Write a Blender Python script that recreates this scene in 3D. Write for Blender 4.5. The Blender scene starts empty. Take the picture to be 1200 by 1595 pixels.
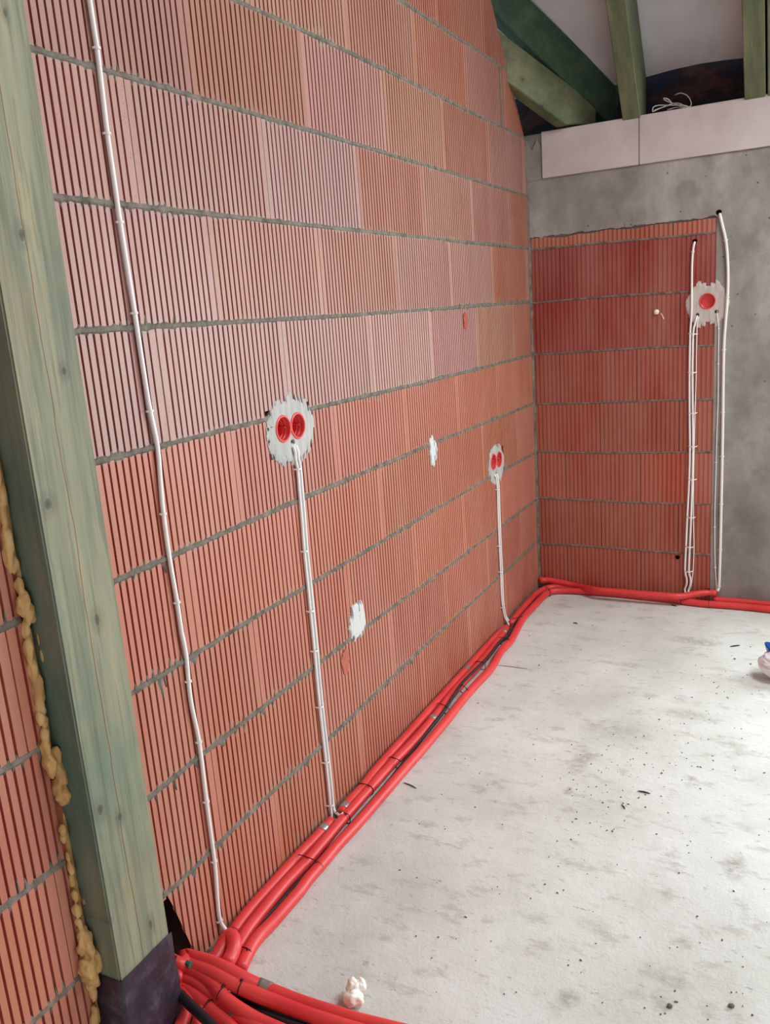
import bpy, bmesh, math, random
from mathutils import Vector, Matrix, noise
random.seed(7)
S = bpy.context.scene
COL = S.collection

# ------------------------------------------------------------------ camera
FPX, YAW, PITCH, ROLL = 1296.47, -0.481372584663, -0.23325125509, -0.0748946267
CAM = Vector((1.26467489, 0.0, 1.4940368))
YB = 4.155756                       # the back wall's plane
_f = Vector((math.sin(YAW)*math.cos(PITCH), math.cos(YAW)*math.cos(PITCH), math.sin(PITCH)))
_r = Vector((math.cos(YAW), -math.sin(YAW), 0)); _u = _r.cross(_f)
RR = _r*math.cos(ROLL) + _u*math.sin(ROLL)
UU = -_r*math.sin(ROLL) + _u*math.cos(ROLL)
cd = bpy.data.cameras.new('camera'); cam = bpy.data.objects.new('camera', cd); COL.objects.link(cam)
cd.sensor_fit = 'HORIZONTAL'; cd.sensor_width = 36.0; cd.lens = FPX/1200*36.0
cd.clip_start = 0.02; cd.clip_end = 60
m = Matrix((RR, UU, -_f)).transposed().to_4x4(); m.translation = CAM
cam.matrix_world = m; S.camera = cam

# ------------------------------------------------------------------ world, daylight, exposure
S.view_settings.view_transform = 'Standard'; S.view_settings.look = 'None'
S.view_settings.exposure = 0.0; S.view_settings.gamma = 1.0; S.view_settings.use_curve_mapping = False
w = bpy.data.worlds.new('world'); S.world = w; w.use_nodes = True
w.node_tree.nodes['Background'].inputs[0].default_value = (0.80, 0.90, 1.0, 1)
w.node_tree.nodes['Background'].inputs[1].default_value = 1.0
def area(name, loc, target, sx, sy, power, color):
    l = bpy.data.lights.new(name, 'AREA'); l.shape = 'RECTANGLE'; l.size = sx; l.size_y = sy
    l.energy = power; l.color = color
    o = bpy.data.objects.new(name, l); COL.objects.link(o); o.location = loc
    o.rotation_euler = (Vector(target)-Vector(loc)).to_track_quat('-Z', 'Y').to_euler()
    return o
# daylight through the glazed door of the back wall, the window of the right wall and the opening behind the camera
area('daylight_back_opening', (2.75, YB+0.30, 1.30), (2.3, 0.0, 0.6), 1.9, 1.7, 128, (0.90, 0.97, 1.0))
area('daylight_right_window', (4.75, 1.7, 1.55), (0.0, 2.1, 1.3), 2.4, 1.3, 12, (0.93, 0.99, 1.0))
area('floor_fill_under_roof', (2.7, 2.7, 3.6), (2.3, 2.75, 0.0), 1.3, 1.1, 100, (0.92, 0.98, 1.0))  # added fill lamp below the closed roof lining, brightens the floor
area('daylight_rear_opening', (2.3, -2.75, 1.6), (1.2, 3.0, 0.9), 2.6, 1.8, 14, (0.93, 0.99, 1.0))

# ------------------------------------------------------------------ helpers
def ray(px, py): return _f*FPX + RR*(px-600) - UU*(py-797.5)
def on_wall(px, py, h=0.0):
    d = ray(px, py); return CAM + d*((h-CAM.x)/d.x)
def on_back(px, py, h=0.0):
    d = ray(px, py); return CAM + d*((YB-h-CAM.y)/d.y)
def on_floor(px, py, z=0.0):
    d = ray(px, py); return CAM + d*((z-CAM.z)/d.z)
def lin(c):
    return tuple(((v/255)/12.92 if v/255 <= .04045 else ((v/255+.055)/1.055)**2.4) for v in c)
def tag(o, label=None, cat=None, group=None, kind=None):
    if label: o['label'] = label
    if cat: o['category'] = cat
    if group: o['group'] = group
    if kind: o['kind'] = kind
    return o
def obj(name, bm, mat, parent=None, smooth=False):
    me = bpy.data.meshes.new(name); bm.to_mesh(me); bm.free()
    for mm in (mat if isinstance(mat, (list, tuple)) else [mat]): me.materials.append(mm)
    if smooth:
        for p in me.polygons: p.use_smooth = True
    o = bpy.data.objects.new(name, me); COL.objects.link(o)
    if parent:
        o.parent = parent
        o.matrix_parent_inverse = Matrix.Translation(parent.location).inverted()
    return o
def empty(name, loc):
    o = bpy.data.objects.new(name, None); COL.objects.link(o); o.location = loc; o.empty_display_size = .05
    return o
def box(bm, lo, hi, mi=0):
    v = [bm.verts.new((x, y, z)) for z in (lo[2], hi[2]) for y in (lo[1], hi[1]) for x in (lo[0], hi[0])]
    for q in ((0,2,3,1),(4,5,7,6),(0,1,5,4),(2,6,7,3),(0,4,6,2),(1,3,7,5)):
        f = bm.faces.new([v[i] for i in q]); f.material_index = mi
    return v
def smooth_path(pts, step=0.012):
    P = [Vector(p) for p in pts]
    if len(P) == 2: P = [P[0], (P[0]+P[1])/2, P[1]]
    P = [P[0]*2-P[1]] + P + [P[-1]*2-P[-2]]
    out = []
    for i in range(1, len(P)-2):
        n = max(2, int((P[i+1]-P[i]).length/step))
        for k in range(n):
            t = k/n; a, b, c, d = P[i-1], P[i], P[i+1], P[i+2]
            out.append(.5*((2*b)+(c-a)*t+(2*a-5*b+4*c-d)*t*t+(3*b-a-3*c+d)*t**3))
    out.append(P[-2]); return out
def tube(bm, pts, r, seg=12, step=0.012, cap=True, raw=False, rfun=None, mi=0):
    P = [Vector(p) for p in pts] if raw else smooth_path(pts, step)
    n = None; rings = []
    for i, p in enumerate(P):
        t = (P[min(i+1, len(P)-1)]-P[max(i-1, 0)]).normalized()
        if n is None:
            n = t.orthogonal().normalized()
        n = (n - t*n.dot(t)).normalized(); b = t.cross(n)
        rr = rfun(i/(len(P)-1), i) if rfun else r
        rings.append([bm.verts.new(p + (n*math.cos(a)+b*math.sin(a))*rr) for a in (2*math.pi*k/seg for k in range(seg))])
    for A, B in zip(rings, rings[1:]):
        for k in range(seg):
            f = bm.faces.new((A[k], A[(k+1) % seg], B[(k+1) % seg], B[k])); f.material_index = mi
    if cap:
        bm.faces.new(rings[0][::-1]).material_index = mi; bm.faces.new(rings[-1]).material_index = mi
    return P
def ring(bm, pts, r, seg=6):
    P = [Vector(p) for p in pts]; N = len(P); rings = []
    nrm = (P[N//4]-P[0]).cross(P[N//2]-P[0]).normalized()
    for i, p in enumerate(P):
        t = (P[(i+1) % N]-P[i-1]).normalized(); b = t.cross(nrm).normalized()
        rings.append([bm.verts.new(p+(nrm*math.cos(a)+b*math.sin(a))*r) for a in (2*math.pi*k/seg for k in range(seg))])
    for i in range(N):
        A, B = rings[i], rings[(i+1) % N]
        for k in range(seg): bm.faces.new((A[k], A[(k+1) % seg], B[(k+1) % seg], B[k]))

# ------------------------------------------------------------------ materials
def mat(name, color=(200,200,200), rough=.7, spec=.4):
    m = bpy.data.materials.new(name); m.use_nodes = True
    b = m.node_tree.nodes['Principled BSDF']
    b.inputs['Base Color'].default_value = (*lin(color), 1); b.inputs['Roughness'].default_value = rough
    b.inputs['Specular IOR Level'].default_value = spec
    return m
class NT:
    def __init__(s, m): s.t = m.node_tree; s.b = s.t.nodes['Principled BSDF']
    def n(s, typ, **kw):
        x = s.t.nodes.new(typ)
        for k, v in kw.items():
            if k.startswith('i_'):
                x.inputs[k[2:].replace('_', ' ')].default_value = v
            else: setattr(x, k, v)
        return x
    def l(s, a, b): s.t.links.new(a, b)
    def coord(s, scale=(1,1,1), kind='Object'):
        c = s.n('ShaderNodeTexCoord'); mp = s.n('ShaderNodeMapping'); mp.inputs['Scale'].default_value = scale
        s.l(c.outputs[kind], mp.inputs[0]); return mp.outputs[0]
    def noise(s, v, scale, detail=4, rough=.6):
        x = s.n('ShaderNodeTexNoise'); x.inputs['Scale'].default_value = scale; x.inputs['Detail'].default_value = detail
        x.inputs['Roughness'].default_value = rough; s.l(v, x.inputs['Vector']); return x.outputs['Fac']
    def ramp(s, fac, stops, interp='LINEAR'):
        r = s.n('ShaderNodeValToRGB'); r.color_ramp.interpolation = interp
        e = r.color_ramp.elements
        while len(e) < len(stops): e.new(.5)
        for el, (p, c) in zip(e, stops):
            el.position = p; el.color = (*lin(c), 1) if len(c) == 3 and max(c) > 1 else (*c, 1)
        s.l(fac, r.inputs[0]); return r.outputs[0]
    def mix(s, fac, a, b, mode='MIX'):
        x = s.n('ShaderNodeMix', data_type='RGBA', blend_type=mode)
        if isinstance(fac, (int, float)): x.inputs[0].default_value = fac
        else: s.l(fac, x.inputs[0])
        for i, v in ((6, a), (7, b)):
            if isinstance(v, tuple): x.inputs[i].default_value = (*lin(v), 1)
            else: s.l(v, x.inputs[i])
        return x.outputs[2]
    def math(s, op, a, b=None, c=None, clamp=False):
        x = s.n('ShaderNodeMath', operation=op); x.use_clamp = clamp
        for i, v in enumerate((a, b, c)):
            if v is None: continue
            if isinstance(v, (int, float)): x.inputs[i].default_value = v
            else: s.l(v, x.inputs[i])
        return x.outputs[0]
    def bump(s, h, strength=.3, dist=.002):
        x = s.n('ShaderNodeBump'); x.inputs['Strength'].default_value = strength; x.inputs['Distance'].default_value = dist
        s.l(h, x.inputs['Height']); s.l(x.outputs[0], s.b.inputs['Normal'])

# fired clay: colour per brick from the mesh, mottled
M_brick = mat('fired_clay', rough=.46, spec=.45); t = NT(M_brick)
at = t.n('ShaderNodeAttribute', attribute_name='clay').outputs['Color']
v = t.coord((1, 1, .35))
c = t.mix(t.math('MULTIPLY', t.ramp(t.noise(v, 5, 3), [(.35, (0,0,0)), (.7, (1,1,1))]), .26), at, (198, 160, 142))
c = t.mix(t.math('MULTIPLY', t.ramp(t.noise(t.coord((1,1,.15)), 26, 3), [(.5, (0,0,0)), (.8, (1,1,1))]), .35), c, (168, 84, 62))
c = t.mix(t.math('MULTIPLY', t.ramp(t.noise(t.coord(), 160, 2), [(.68, (0,0,0)), (.76, (1,1,1))]), .35), c, (110, 52, 44))
t.l(c, t.b.inputs['Base Color']); t.bump(t.noise(t.coord((1,1,.3)), 220, 3), .25, .001)
# mortar
M_mortar = mat('mortar', (128, 122, 112), .9, .15); t = NT(M_mortar)
t.l(t.ramp(t.noise(t.coord(), 30, 6), [(.3, (88, 84, 76)), (.7, (140, 134, 122))]), t.b.inputs['Base Color'])
t.bump(t.noise(t.coord(), 180, 5), .8, .003)
# poured concrete
M_conc = mat('poured_concrete', (140,134,126), .8, .25); t = NT(M_conc)
c = t.ramp(t.noise(t.coord((1,1,.6)), 2.6, 6, .62), [(.3, (116, 114, 107)), (.5, (150, 146, 138)), (.66, (180, 176, 168))])
c = t.mix(t.math('MULTIPLY', t.ramp(t.noise(t.coord((1,1,1)), 11, 4), [(.52, (0,0,0)), (.66, (1,1,1))]), .35), c, (112, 108, 102))
vo = t.n('ShaderNodeTexVoronoi'); vo.inputs['Scale'].default_value = 16; t.l(t.coord(), vo.inputs['Vector'])
pore = t.math('LESS_THAN', vo.outputs['Distance'], .07)
c = t.mix(t.math('MULTIPLY', pore, .7), c, (66, 62, 60))
t.l(c, t.b.inputs['Base Color']); t.bump(t.noise(t.coord(), 60, 5), .35, .003)
# floor screed
M_floor = mat('rough_screed', rough=.62, spec=.35); t = NT(M_floor)
c = t.ramp(t.noise(t.coord(), 2.2, 7, .62), [(.3, (192, 194, 186)), (.52, (212, 215, 208)), (.72, (226, 229, 224))])
c = t.mix(t.math('MULTIPLY', t.ramp(t.noise(t.coord((.55,1,1)), 16, 6, .7), [(.54, (0,0,0)), (.64, (1,1,1))]), .38), c, (150, 146, 138))
c = t.mix(t.math('MULTIPLY', t.ramp(t.noise(t.coord((.5,1.3,1)), 46, 5, .7), [(.62, (0,0,0)), (.67, (1,1,1))]), .5), c, (118, 114, 108))
c = t.mix(t.math('MULTIPLY', t.ramp(t.noise(t.coord((1,1,1)), 90, 4, .7), [(.6, (0,0,0)), (.7, (1,1,1))]), .3), c, (236, 234, 230))
co = t.n('ShaderNodeTexCoord'); sp = t.n('ShaderNodeSeparateXYZ'); t.l(co.outputs['Object'], sp.inputs[0])
stn = t.ramp(t.noise(t.coord(), 38, 5, .7), [(.36, (0,0,0)), (.56, (1,1,1))])
for px_, py_, rx_, ry_, k_ in ((1145,1350,.035,.075,.55),(885,1555,.03,.035,.55),(1040,1395,.02,.035,.35),(1060,1470,.03,.02,.35),(1068,1112,.09,.05,.4),(1085,999,.14,.05,.5),(1060,1090,.05,.05,.25),
        (905,1185,.035,.10,.5),(885,1232,.02,.03,.7),(960,1140,.14,.07,.35),(1140,1160,.06,.03,.5),(975,1035,.10,.03,.3),(1075,1212,.03,.02,.5),(1030,1560,.03,.04,.4),(925,1440,.05,.04,.25),(1050,1530,.05,.02,.4),(870,1030,.06,.03,.3)):
    q_ = on_floor(px_, py_)
    dx = t.math('DIVIDE', t.math('SUBTRACT', sp.outputs[0], q_.x), rx_); dy = t.math('DIVIDE', t.math('SUBTRACT', sp.outputs[1], q_.y), ry_)
    d_ = t.math('ADD', t.math('MULTIPLY', dx, dx), t.math('MULTIPLY', dy, dy))
    fal = t.math('SUBTRACT', 1.0, d_, clamp=True)
    c = t.mix(t.math('MULTIPLY', t.math('MULTIPLY', fal, stn), k_), c, (128, 124, 114))
t.l(c, t.b.inputs['Base Color'])
t.bump(t.math('ADD', t.noise(t.coord(), 22, 6, .7), t.math('MULTIPLY', t.noise(t.coord(), 120, 4), .4)), .45, .006)
M_board = mat('aerated_board', (214, 200, 196), .8, .2); t = NT(M_board)
t.l(t.ramp(t.noise(t.coord(), 5, 4), [(.3, (184, 172, 168)), (.7, (204, 194, 191))]), t.b.inputs['Base Color'])
t.bump(t.noise(t.coord(), 140, 3), .2, .001)
M_plaster = mat('gypsum_plaster', (202, 202, 196), .7, .3); t = NT(M_plaster)
t.l(t.ramp(t.noise(t.coord((1,1,.2)), 40, 4), [(.3, (164, 164, 158)), (.7, (188, 189, 185))]), t.b.inputs['Base Color'])
t.bump(t.noise(t.coord((1,1,.15)), 120, 4), .4, .002)
M_splash = mat('bright_gypsum', (206, 209, 206), .6, .3); t = NT(M_splash); t.bump(t.noise(t.coord(), 90, 4), .6, .003)
M_patchb = mat('grey_gypsum', (196, 188, 178), .75, .2); t = NT(M_patchb); t.bump(t.noise(t.coord((1,1,.2)), 90, 4), .4, .002)
M_red = mat('red_plastic', (222, 62, 62), .42, .5); t = NT(M_red)
t.l(t.ramp(t.noise(t.coord(), 6, 3), [(.3, (216, 52, 54)), (.7, (230, 74, 72))]), t.b.inputs['Base Color'])
t.bump(t.noise(t.coord(), 45, 2), .12, .002)
M_box = mat('red_box_plastic', (226, 78, 78), .35, .5)
M_cable = mat('white_sheath', (238, 236, 232), .35, .5); t = NT(M_cable); t.bump(t.noise(t.coord(), 60, 2), .1, .001)
M_grey = mat('grey_wire_sheath', (176, 180, 182), .4, .5)
M_black = mat('black_sheath_and_gap', (26, 26, 30), .42, .5)
M_dkcable = mat('dark_violet_sheath', (60, 44, 50), .45, .4)
M_tie = mat('black_tie_wire', (52, 20, 22), .4, .4)
M_tape = mat('grey_tape', (128, 112, 106), .55, .3)
M_zinc = mat('zinc_strap', (176, 178, 176), .35, .5); M_zinc.node_tree.nodes['Principled BSDF'].inputs['Metallic'].default_value = .7
M_dark = mat('hole_shade_black', (14, 10, 10), 1, 0)
M_foam = mat('pur_foam', (206, 166, 96), .5, .4); t = NT(M_foam)
t.l(t.ramp(t.noise(t.coord(), 18, 4), [(.3, (184, 146, 88)), (.55, (212, 176, 114)), (.75, (226, 198, 144))]), t.b.inputs['Base Color'])
t.bump(t.noise(t.coord(), 60, 4), .4, .004)
M_foamw = mat('cream_foam', (242, 236, 220), .7, .2); t = NT(M_foamw)
t.l(t.ramp(t.noise(t.coord(), 26, 3), [(.4, (248, 246, 238)), (.7, (244, 230, 206))]), t.b.inputs['Base Color'])
M_bag = mat('white_film', (246, 248, 252), .35, .5); t = NT(M_bag); t.bump(t.noise(t.coord((1,1,4)), 30, 4), .6, .004)
M_blue = mat('blue_film', (20, 92, 178), .35, .5)
M_membrane = mat('roof_membrane', (206, 198, 196), .75, .2); t = NT(M_membrane)
t.l(t.ramp(t.noise(t.coord(), 3, 3), [(.3, (190, 188, 190)), (.7, (212, 210, 212))]), t.b.inputs['Base Color'])
t.bump(t.noise(t.coord(), 4, 3), .4, .02)
M_foil = mat('black_bitumen_foil', (40, 38, 46), .42, .5); t = NT(M_foil)
t.l(t.ramp(t.noise(t.coord(), 14, 4), [(.35, (34, 32, 40)), (.55, (56, 46, 58)), (.75, (92, 92, 104))]), t.b.inputs['Base Color'])
t.bump(t.noise(t.coord(), 28, 4), .6, .006)
M_eave = mat('eave_lining', (50, 30, 30), .7, .3); t = NT(M_eave)
t.l(t.ramp(t.noise(t.coord((1,1,1.6)), 7, 4), [(.32, (14, 34, 62)), (.5, (34, 26, 32)), (.62, (70, 44, 40)), (.75, (52, 38, 36))]), t.b.inputs['Base Color'])
M_twig = mat('dark_splinter', (58, 48, 44), .8, .2)
M_chip = mat('grit', (110, 100, 92), .9, .2)
M_render = mat('grey_render', (120, 116, 112), .85, .2)  # even grey for the joint between the edge boards

def wood(name, axis_scale, knots=(), crack=None, tone=0, plane='yz', side_tint=False):
    m = mat(name, rough=.62, spec=.3); t = NT(m)
    v = t.coord(axis_scale)
    g = t.noise(v, 22, 6, .65); g2 = t.noise(v, 70, 3, .6); big = t.noise(t.coord(), 2.4, 4)
    pal = [[(112, 118, 100), (140, 142, 118), (158, 152, 122)], [(52, 84, 66), (66, 96, 74), (84, 110, 84)],
           [(84, 96, 72), (108, 114, 84), (126, 128, 96)]][tone]
    c = t.ramp(g, [(.32, pal[0]), (.52, pal[1]), (.66, pal[2])])
    c = t.mix(t.math('MULTIPLY', t.ramp(big, [(.45, (0,0,0)), (.66, (1,1,1))]), .6), c, ((92, 120, 106), (36, 64, 54), (74, 92, 66))[tone])
    c = t.mix(t.math('MULTIPLY', t.ramp(t.noise(t.coord(), 3.7, 3), [(.55, (0,0,0)), (.7, (1,1,1))]), .55), c, ((150, 134, 102), (62, 84, 62), (118, 116, 82))[tone])
    c = t.mix(t.math('MULTIPLY', t.ramp(g2, [(.52, (0,0,0)), (.62, (1,1,1))]), .42), c, (92, 96, 76))
    if knots or crack:
        co = t.n('ShaderNodeTexCoord'); sp = t.n('ShaderNodeSeparateXYZ'); t.l(co.outputs['Object'], sp.inputs[0])
        a, b = (sp.outputs[1], sp.outputs[2]) if plane == 'yz' else (sp.outputs[0], sp.outputs[2])
        dist = t.math('MULTIPLY', t.math('SUBTRACT', t.noise(t.coord((1,1,1)), 18, 3), .5), .012)
        for (ky, kz, ry, rz) in knots:
            dy = t.math('DIVIDE', t.math('ADD', t.math('SUBTRACT', a, ky), dist), ry)
            dz = t.math('DIVIDE', t.math('SUBTRACT', b, kz), rz)
            d = t.math('SQRT', t.math('ADD', t.math('MULTIPLY', dy, dy), t.math('MULTIPLY', dz, dz)))
            halo = t.ramp(d, [(0, (1,1,1)), (.28, (.7,.7,.7)), (.34, (.25,.25,.25)), (.5, (.3,.3,.3)), (1.0, (0,0,0))])
            c = t.mix(t.math('MULTIPLY', halo, .85), c, (58, 62, 54))
        if crack:
            y0, z0, y1, z1 = crack
            sl = (y1-y0)/(z1-z0)
            wob = t.math('MULTIPLY', t.math('SUBTRACT', t.noise(t.coord((.01,.01,1)), 3, 3), .5), .03)
            d = t.math('ABSOLUTE', t.math('SUBTRACT', a, t.math('ADD', t.math('MULTIPLY_ADD', b, sl, y0-sl*z0), wob)))
            k = t.math('LESS_THAN', d, .0011)
            c = t.mix(t.math('MULTIPLY', k, .75), c, (112, 62, 40))
    t.l(c, t.b.inputs['Base Color'])
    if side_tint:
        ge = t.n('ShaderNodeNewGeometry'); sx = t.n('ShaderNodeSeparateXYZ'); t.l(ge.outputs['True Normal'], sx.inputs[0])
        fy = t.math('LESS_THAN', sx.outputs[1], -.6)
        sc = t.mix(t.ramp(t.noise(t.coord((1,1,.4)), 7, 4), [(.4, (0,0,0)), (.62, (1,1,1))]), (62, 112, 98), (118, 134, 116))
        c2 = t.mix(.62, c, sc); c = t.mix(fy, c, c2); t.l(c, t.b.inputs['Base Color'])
    t.bump(t.math('ADD', g, t.math('MULTIPLY', g2, .5)), .3, .0015)
    return m

# ------------------------------------------------------------------ setting: brick faces with real grooves
def lerp_tab(tab, s):
    if s <= tab[0][0]: return tab[0][1]
    for (a, za), (b, zb) in zip(tab, tab[1:]):
        if s <= b: return za+(zb-za)*(s-a)/(b-a)
    return tab[-1][1]
LJ = {0: [(0, .004), (4.2, .004)],
  1: [(.8,.244),(1.196,.247),(1.298,.245),(1.389,.250),(1.894,.252),(2.582,.262),(4.16,.260)],
  2: [(.8,.502),(1.196,.496),(1.348,.502),(2.233,.507),(2.9,.495),(4.16,.489)],
  3: [(.8,.751),(1.205,.748),(1.6,.754),(3.424,.751),(4.16,.737)],
  4: [(.8,1.002),(1.201,1.0),(1.648,1.004),(1.935,1.006),(2.797,1.005),(4.16,.994)],
  5: [(.8,1.25),(1.2,1.249),(1.694,1.25),(3.221,1.238),(4.16,1.238)],
  6: [(.8,1.505),(1.202,1.505),(2.114,1.498),(4.16,1.499)],
  7: [(.8,1.75),(2.158,1.748),(4.16,1.754)],
  8: [(.8,1.998),(2.203,2.001),(4.16,1.999)],
  9: [(.8,2.24),(1.835,2.246),(2.248,2.255),(4.16,2.257)],
  10: [(.8,2.49),(2.8,2.498),(4.16,2.509)], 11: [(0,2.75),(5,2.75)], 12: [(0,3.0),(5,3.0)], 13: [(0,3.25),(5,3.25)]}
def slope_top(y): return 2.735-1.17*(y-3.727) if y > 2.0 else 99
def MW(s, z, h): return Vector((h, s, z))
def MB(s, z, h): return Vector((s, YB-h, z))

def jitter(c, a):
    k = 1+random.uniform(-a, a); return tuple(min(250, max(20, x*k+random.uniform(-3, 3))) for x in c)
def course(bm, cl, M, starts, zb, zt, colf, pitch, gw, depth, wide, s0, s1, skip=(), groove_mul=.66, flatf=None, gap=.0012, tone=(1, 1, 1)):
    """one course: every brick a ribbed face; returns the s of the grooves"""
    gs = []
    for bi, (a, b) in enumerate(zip(starts, starts[1:])):
        base = colf(bi, a, b); base = tuple(x*q for x, q in zip(base, tone)); n = int((b-a-2*wide)/pitch); pw = (b-a-2*wide)/max(n, 1)
        prof = [(a, -.0055, 2), (a+gap, -.006, 2), (a+gap+.0009, 0.0, 1), (a+wide, 0.0, 1)]
        flat = flatf and flatf(a, b)
        d = depth*(.25 if flat else 1)
        for k in range(n):
            q = a+wide+pw*k
            g = q+pw*.5; w2 = gw/2*(.75 if flat else 1)*random.uniform(.92, 1.08)
            prof += [(g-w2, 0.0, 1), (g-w2*.75, -d, 0), (g+w2*.75, -d, 0), (g+w2, 0.0, 1)]
            gs.append(g)
        prof += [(b-wide, 0.0, 1), (b-.0009, 0.0, 1), (b, -.006, 1)]
        off = random.uniform(-.0012, .0012)
        for (sa, ha, ia), (sb, hb, ib) in zip(prof, prof[1:]):
            if sb <= s0 or sa >= s1 or sb-sa < 1e-5: continue
            sa2, sb2 = max(sa, s0), min(sb, s1)
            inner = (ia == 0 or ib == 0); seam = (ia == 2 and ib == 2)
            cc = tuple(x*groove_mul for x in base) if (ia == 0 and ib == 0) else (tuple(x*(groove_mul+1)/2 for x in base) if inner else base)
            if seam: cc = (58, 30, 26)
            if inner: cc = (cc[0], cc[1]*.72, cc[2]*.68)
            z0a, z0b, z1a, z1b = zb(sa2), zb(sb2), zt(sa2), zt(sb2)
            if min(z1a-z0a, z1b-z0b) < .004: continue
            segs = [(0, 1)]
            for (ks0, ks1, kz0, kz1) in skip:
                if sb2 > ks0 and sa2 < ks1 and kz0 < z1a and kz1 > z0a:
                    hgt = z1a-z0a; segs = [(0, max(0, (kz0-z0a)/hgt)), (min(1, (kz1-z0a)/hgt), 1)]
            for f0, f1 in segs:
                if f1-f0 < .01: continue
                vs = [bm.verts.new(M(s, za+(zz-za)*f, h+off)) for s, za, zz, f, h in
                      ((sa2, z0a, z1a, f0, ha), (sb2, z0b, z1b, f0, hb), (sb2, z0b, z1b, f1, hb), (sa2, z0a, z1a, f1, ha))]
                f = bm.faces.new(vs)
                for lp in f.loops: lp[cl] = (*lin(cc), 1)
    return gs
def joint(bm, M, zf, half, s0, s1, up, down, amp=.006, spike=.014, step=.0031, mi=1, seed=0, zmax=None):
    cols = []; s = s0
    ups = sorted(up); dns = sorted(down)
    def near(lst, s):
        import bisect
        i = bisect.bisect(lst, s); return min([abs(lst[j]-s) for j in (i-1, i) if 0 <= j < len(lst)] or [9])
    rnd = {}
    while s <= s1+1e-6:
        z = zf(s); n1 = noise.noise(Vector((s*45, seed, 0)))*amp; n2 = noise.noise(Vector((s*45, seed+9, 3)))*amp
        nn = max(0, noise.noise(Vector((s*6, seed, 7)))+.25)
        hu = half+max(-half*.4, n1); hd = half+max(-half*.4, n2)
        if near(ups, s) < .0026: hu += spike*random.random()**2*(.5+nn*2)
        if near(dns, s) < .0026: hd += spike*random.random()**2*(.3+nn*1.6)
        x = .0020+noise.noise(Vector((s*30, seed, 2)))*.0020
        zt = z+hu
        if zmax: zt = min(zt, zmax(s))
        cols.append([bm.verts.new(M(s, z-hd, -.0075)), bm.verts.new(M(s, z-hd, -.0012)), bm.verts.new(M(s, z-half*.5, x+.0006)),
                     bm.verts.new(M(s, z+half*.5, x)), bm.verts.new(M(s, zt, -.0012)), bm.verts.new(M(s, zt, -.0075))])
        s += step
    for A, B in zip(cols, cols[1:]):
        for k in range(5):
            f = bm.faces.new((A[k], B[k], B[k+1], A[k+1])); f.material_index = mi
def grid_face(bm, M, ss, zs, holes, h, mi):
    for a, b in zip(ss, ss[1:]):
        for c, d in zip(zs, zs[1:]):
            cs, cz = (a+b)/2, (c+d)/2
            if any(x0 < cs < x1 and y0 < cz < y1 for x0, x1, y0, y1 in holes): continue
            f = bm.faces.new([bm.verts.new(M(s, z, h)) for s, z in ((a, c), (b, c), (b, d), (a, d))]); f.material_index = mi

OR = (186, 121, 100); PALE = (190, 150, 140); MIDP = (188, 140, 123); ROSE = (176, 128, 116); DKO = (176, 106, 82)
ODD = [.93-.492*1, .93, 1.419, 1.910, 2.404, 2.896, 3.385, 3.870, 4.36]
EVEN = [.656, 1.148, 1.640, 2.137, 2.631, 3.118, 3.613, 4.100, 4.6]
CLR = {4: {2: OR, 3: OR}, 5: {1: PALE, 2: PALE, 3: (194,154,145), 4: (198,158,149), 5: PALE, 6: MIDP, 7: OR},
       6: {1: PALE, 2: MIDP, 3: MIDP, 4: PALE, 5: (196,152,138), 6: OR}, 7: {1: PALE, 2: (186,146,136), 3: (192,154,148), 4: (184,128,106), 5: MIDP, 6: ROSE, 7: DKO},
       8: {1: ROSE, 2: (180,124,106), 3: (186,142,130), 4: (184,134,114), 5: (182,122,100), 6: ROSE}, 9: {1: ROSE, 2: ROSE, 3: MIDP, 4: (186,134,114), 5: OR, 6: ROSE, 7: DKO},
       10: {k: (178, 112, 90) for k in range(9)}, 11: {k: (178, 112, 90) for k in range(9)}, 12: {}}
HOLE1 = (1.80, 2.00, 1.14, 1.27); HOLE2 = (3.47, 3.64, .74, .86); RECESS = (.70, 1.262, -.1, .243)
bm = bmesh.new(); cl = bm.loops.layers.float_color.new('clay')
groo = {}
for k in range(0, 13):
    st = ODD if k % 2 else EVEN
    st = [x+random.uniform(-.004, .004) for x in st]
    def colf(bi, a, b, k=k):
        c = CLR.get(k, {}).get(bi)
        if c is None: c = OR if k < 5 else MIDP
        return jitter(c, .025)
    def zb(s, k=k):
        z = lerp_tab(LJ[k], s)+.0045
        return z
    def zt(s, k=k): return min(lerp_tab(LJ[k+1], s)-.0045, slope_top(s))
    def zb0(s, k=k):                     # the broken corner of the lowest brick beside the post
        z = zb(s)
        if k == 0 and .98 < s < 1.262: z = max(z, min(.236, .236-(s-1.212)*3.7))
        return z
    flatf = (lambda a, b, k=k: a > (3.5 if k < 5 else 3.8))
    gl = []
    for (s0, s1) in ((.40, .962), (1.135, YB)):
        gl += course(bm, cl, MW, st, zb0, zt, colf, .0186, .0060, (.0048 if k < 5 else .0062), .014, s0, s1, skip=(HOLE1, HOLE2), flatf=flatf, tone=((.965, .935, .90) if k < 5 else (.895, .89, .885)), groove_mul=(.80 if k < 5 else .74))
    groo[k] = gl
for k in range(1, 13):
    for (s0, s1) in ((.40, .962), (1.135, YB-.002)):
        e = s1
        if k >= 10: e = min(e, 3.727+(2.735-lerp_tab(LJ[k], 3.7))/1.17)
        joint(bm, MW, (lambda s, k=k: lerp_tab(LJ[k], s)), .0072, s0, e, groo.get(k, []), groo.get(k-1, []),
              amp=.005, spike=(.022 if k in (1, 2, 3) else .014), seed=k*3.1, zmax=slope_top)
joint(bm, MW, lambda s: .006, .008, 1.30, YB-.002, groo[0], [], amp=.006, spike=.05, seed=55)
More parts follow.
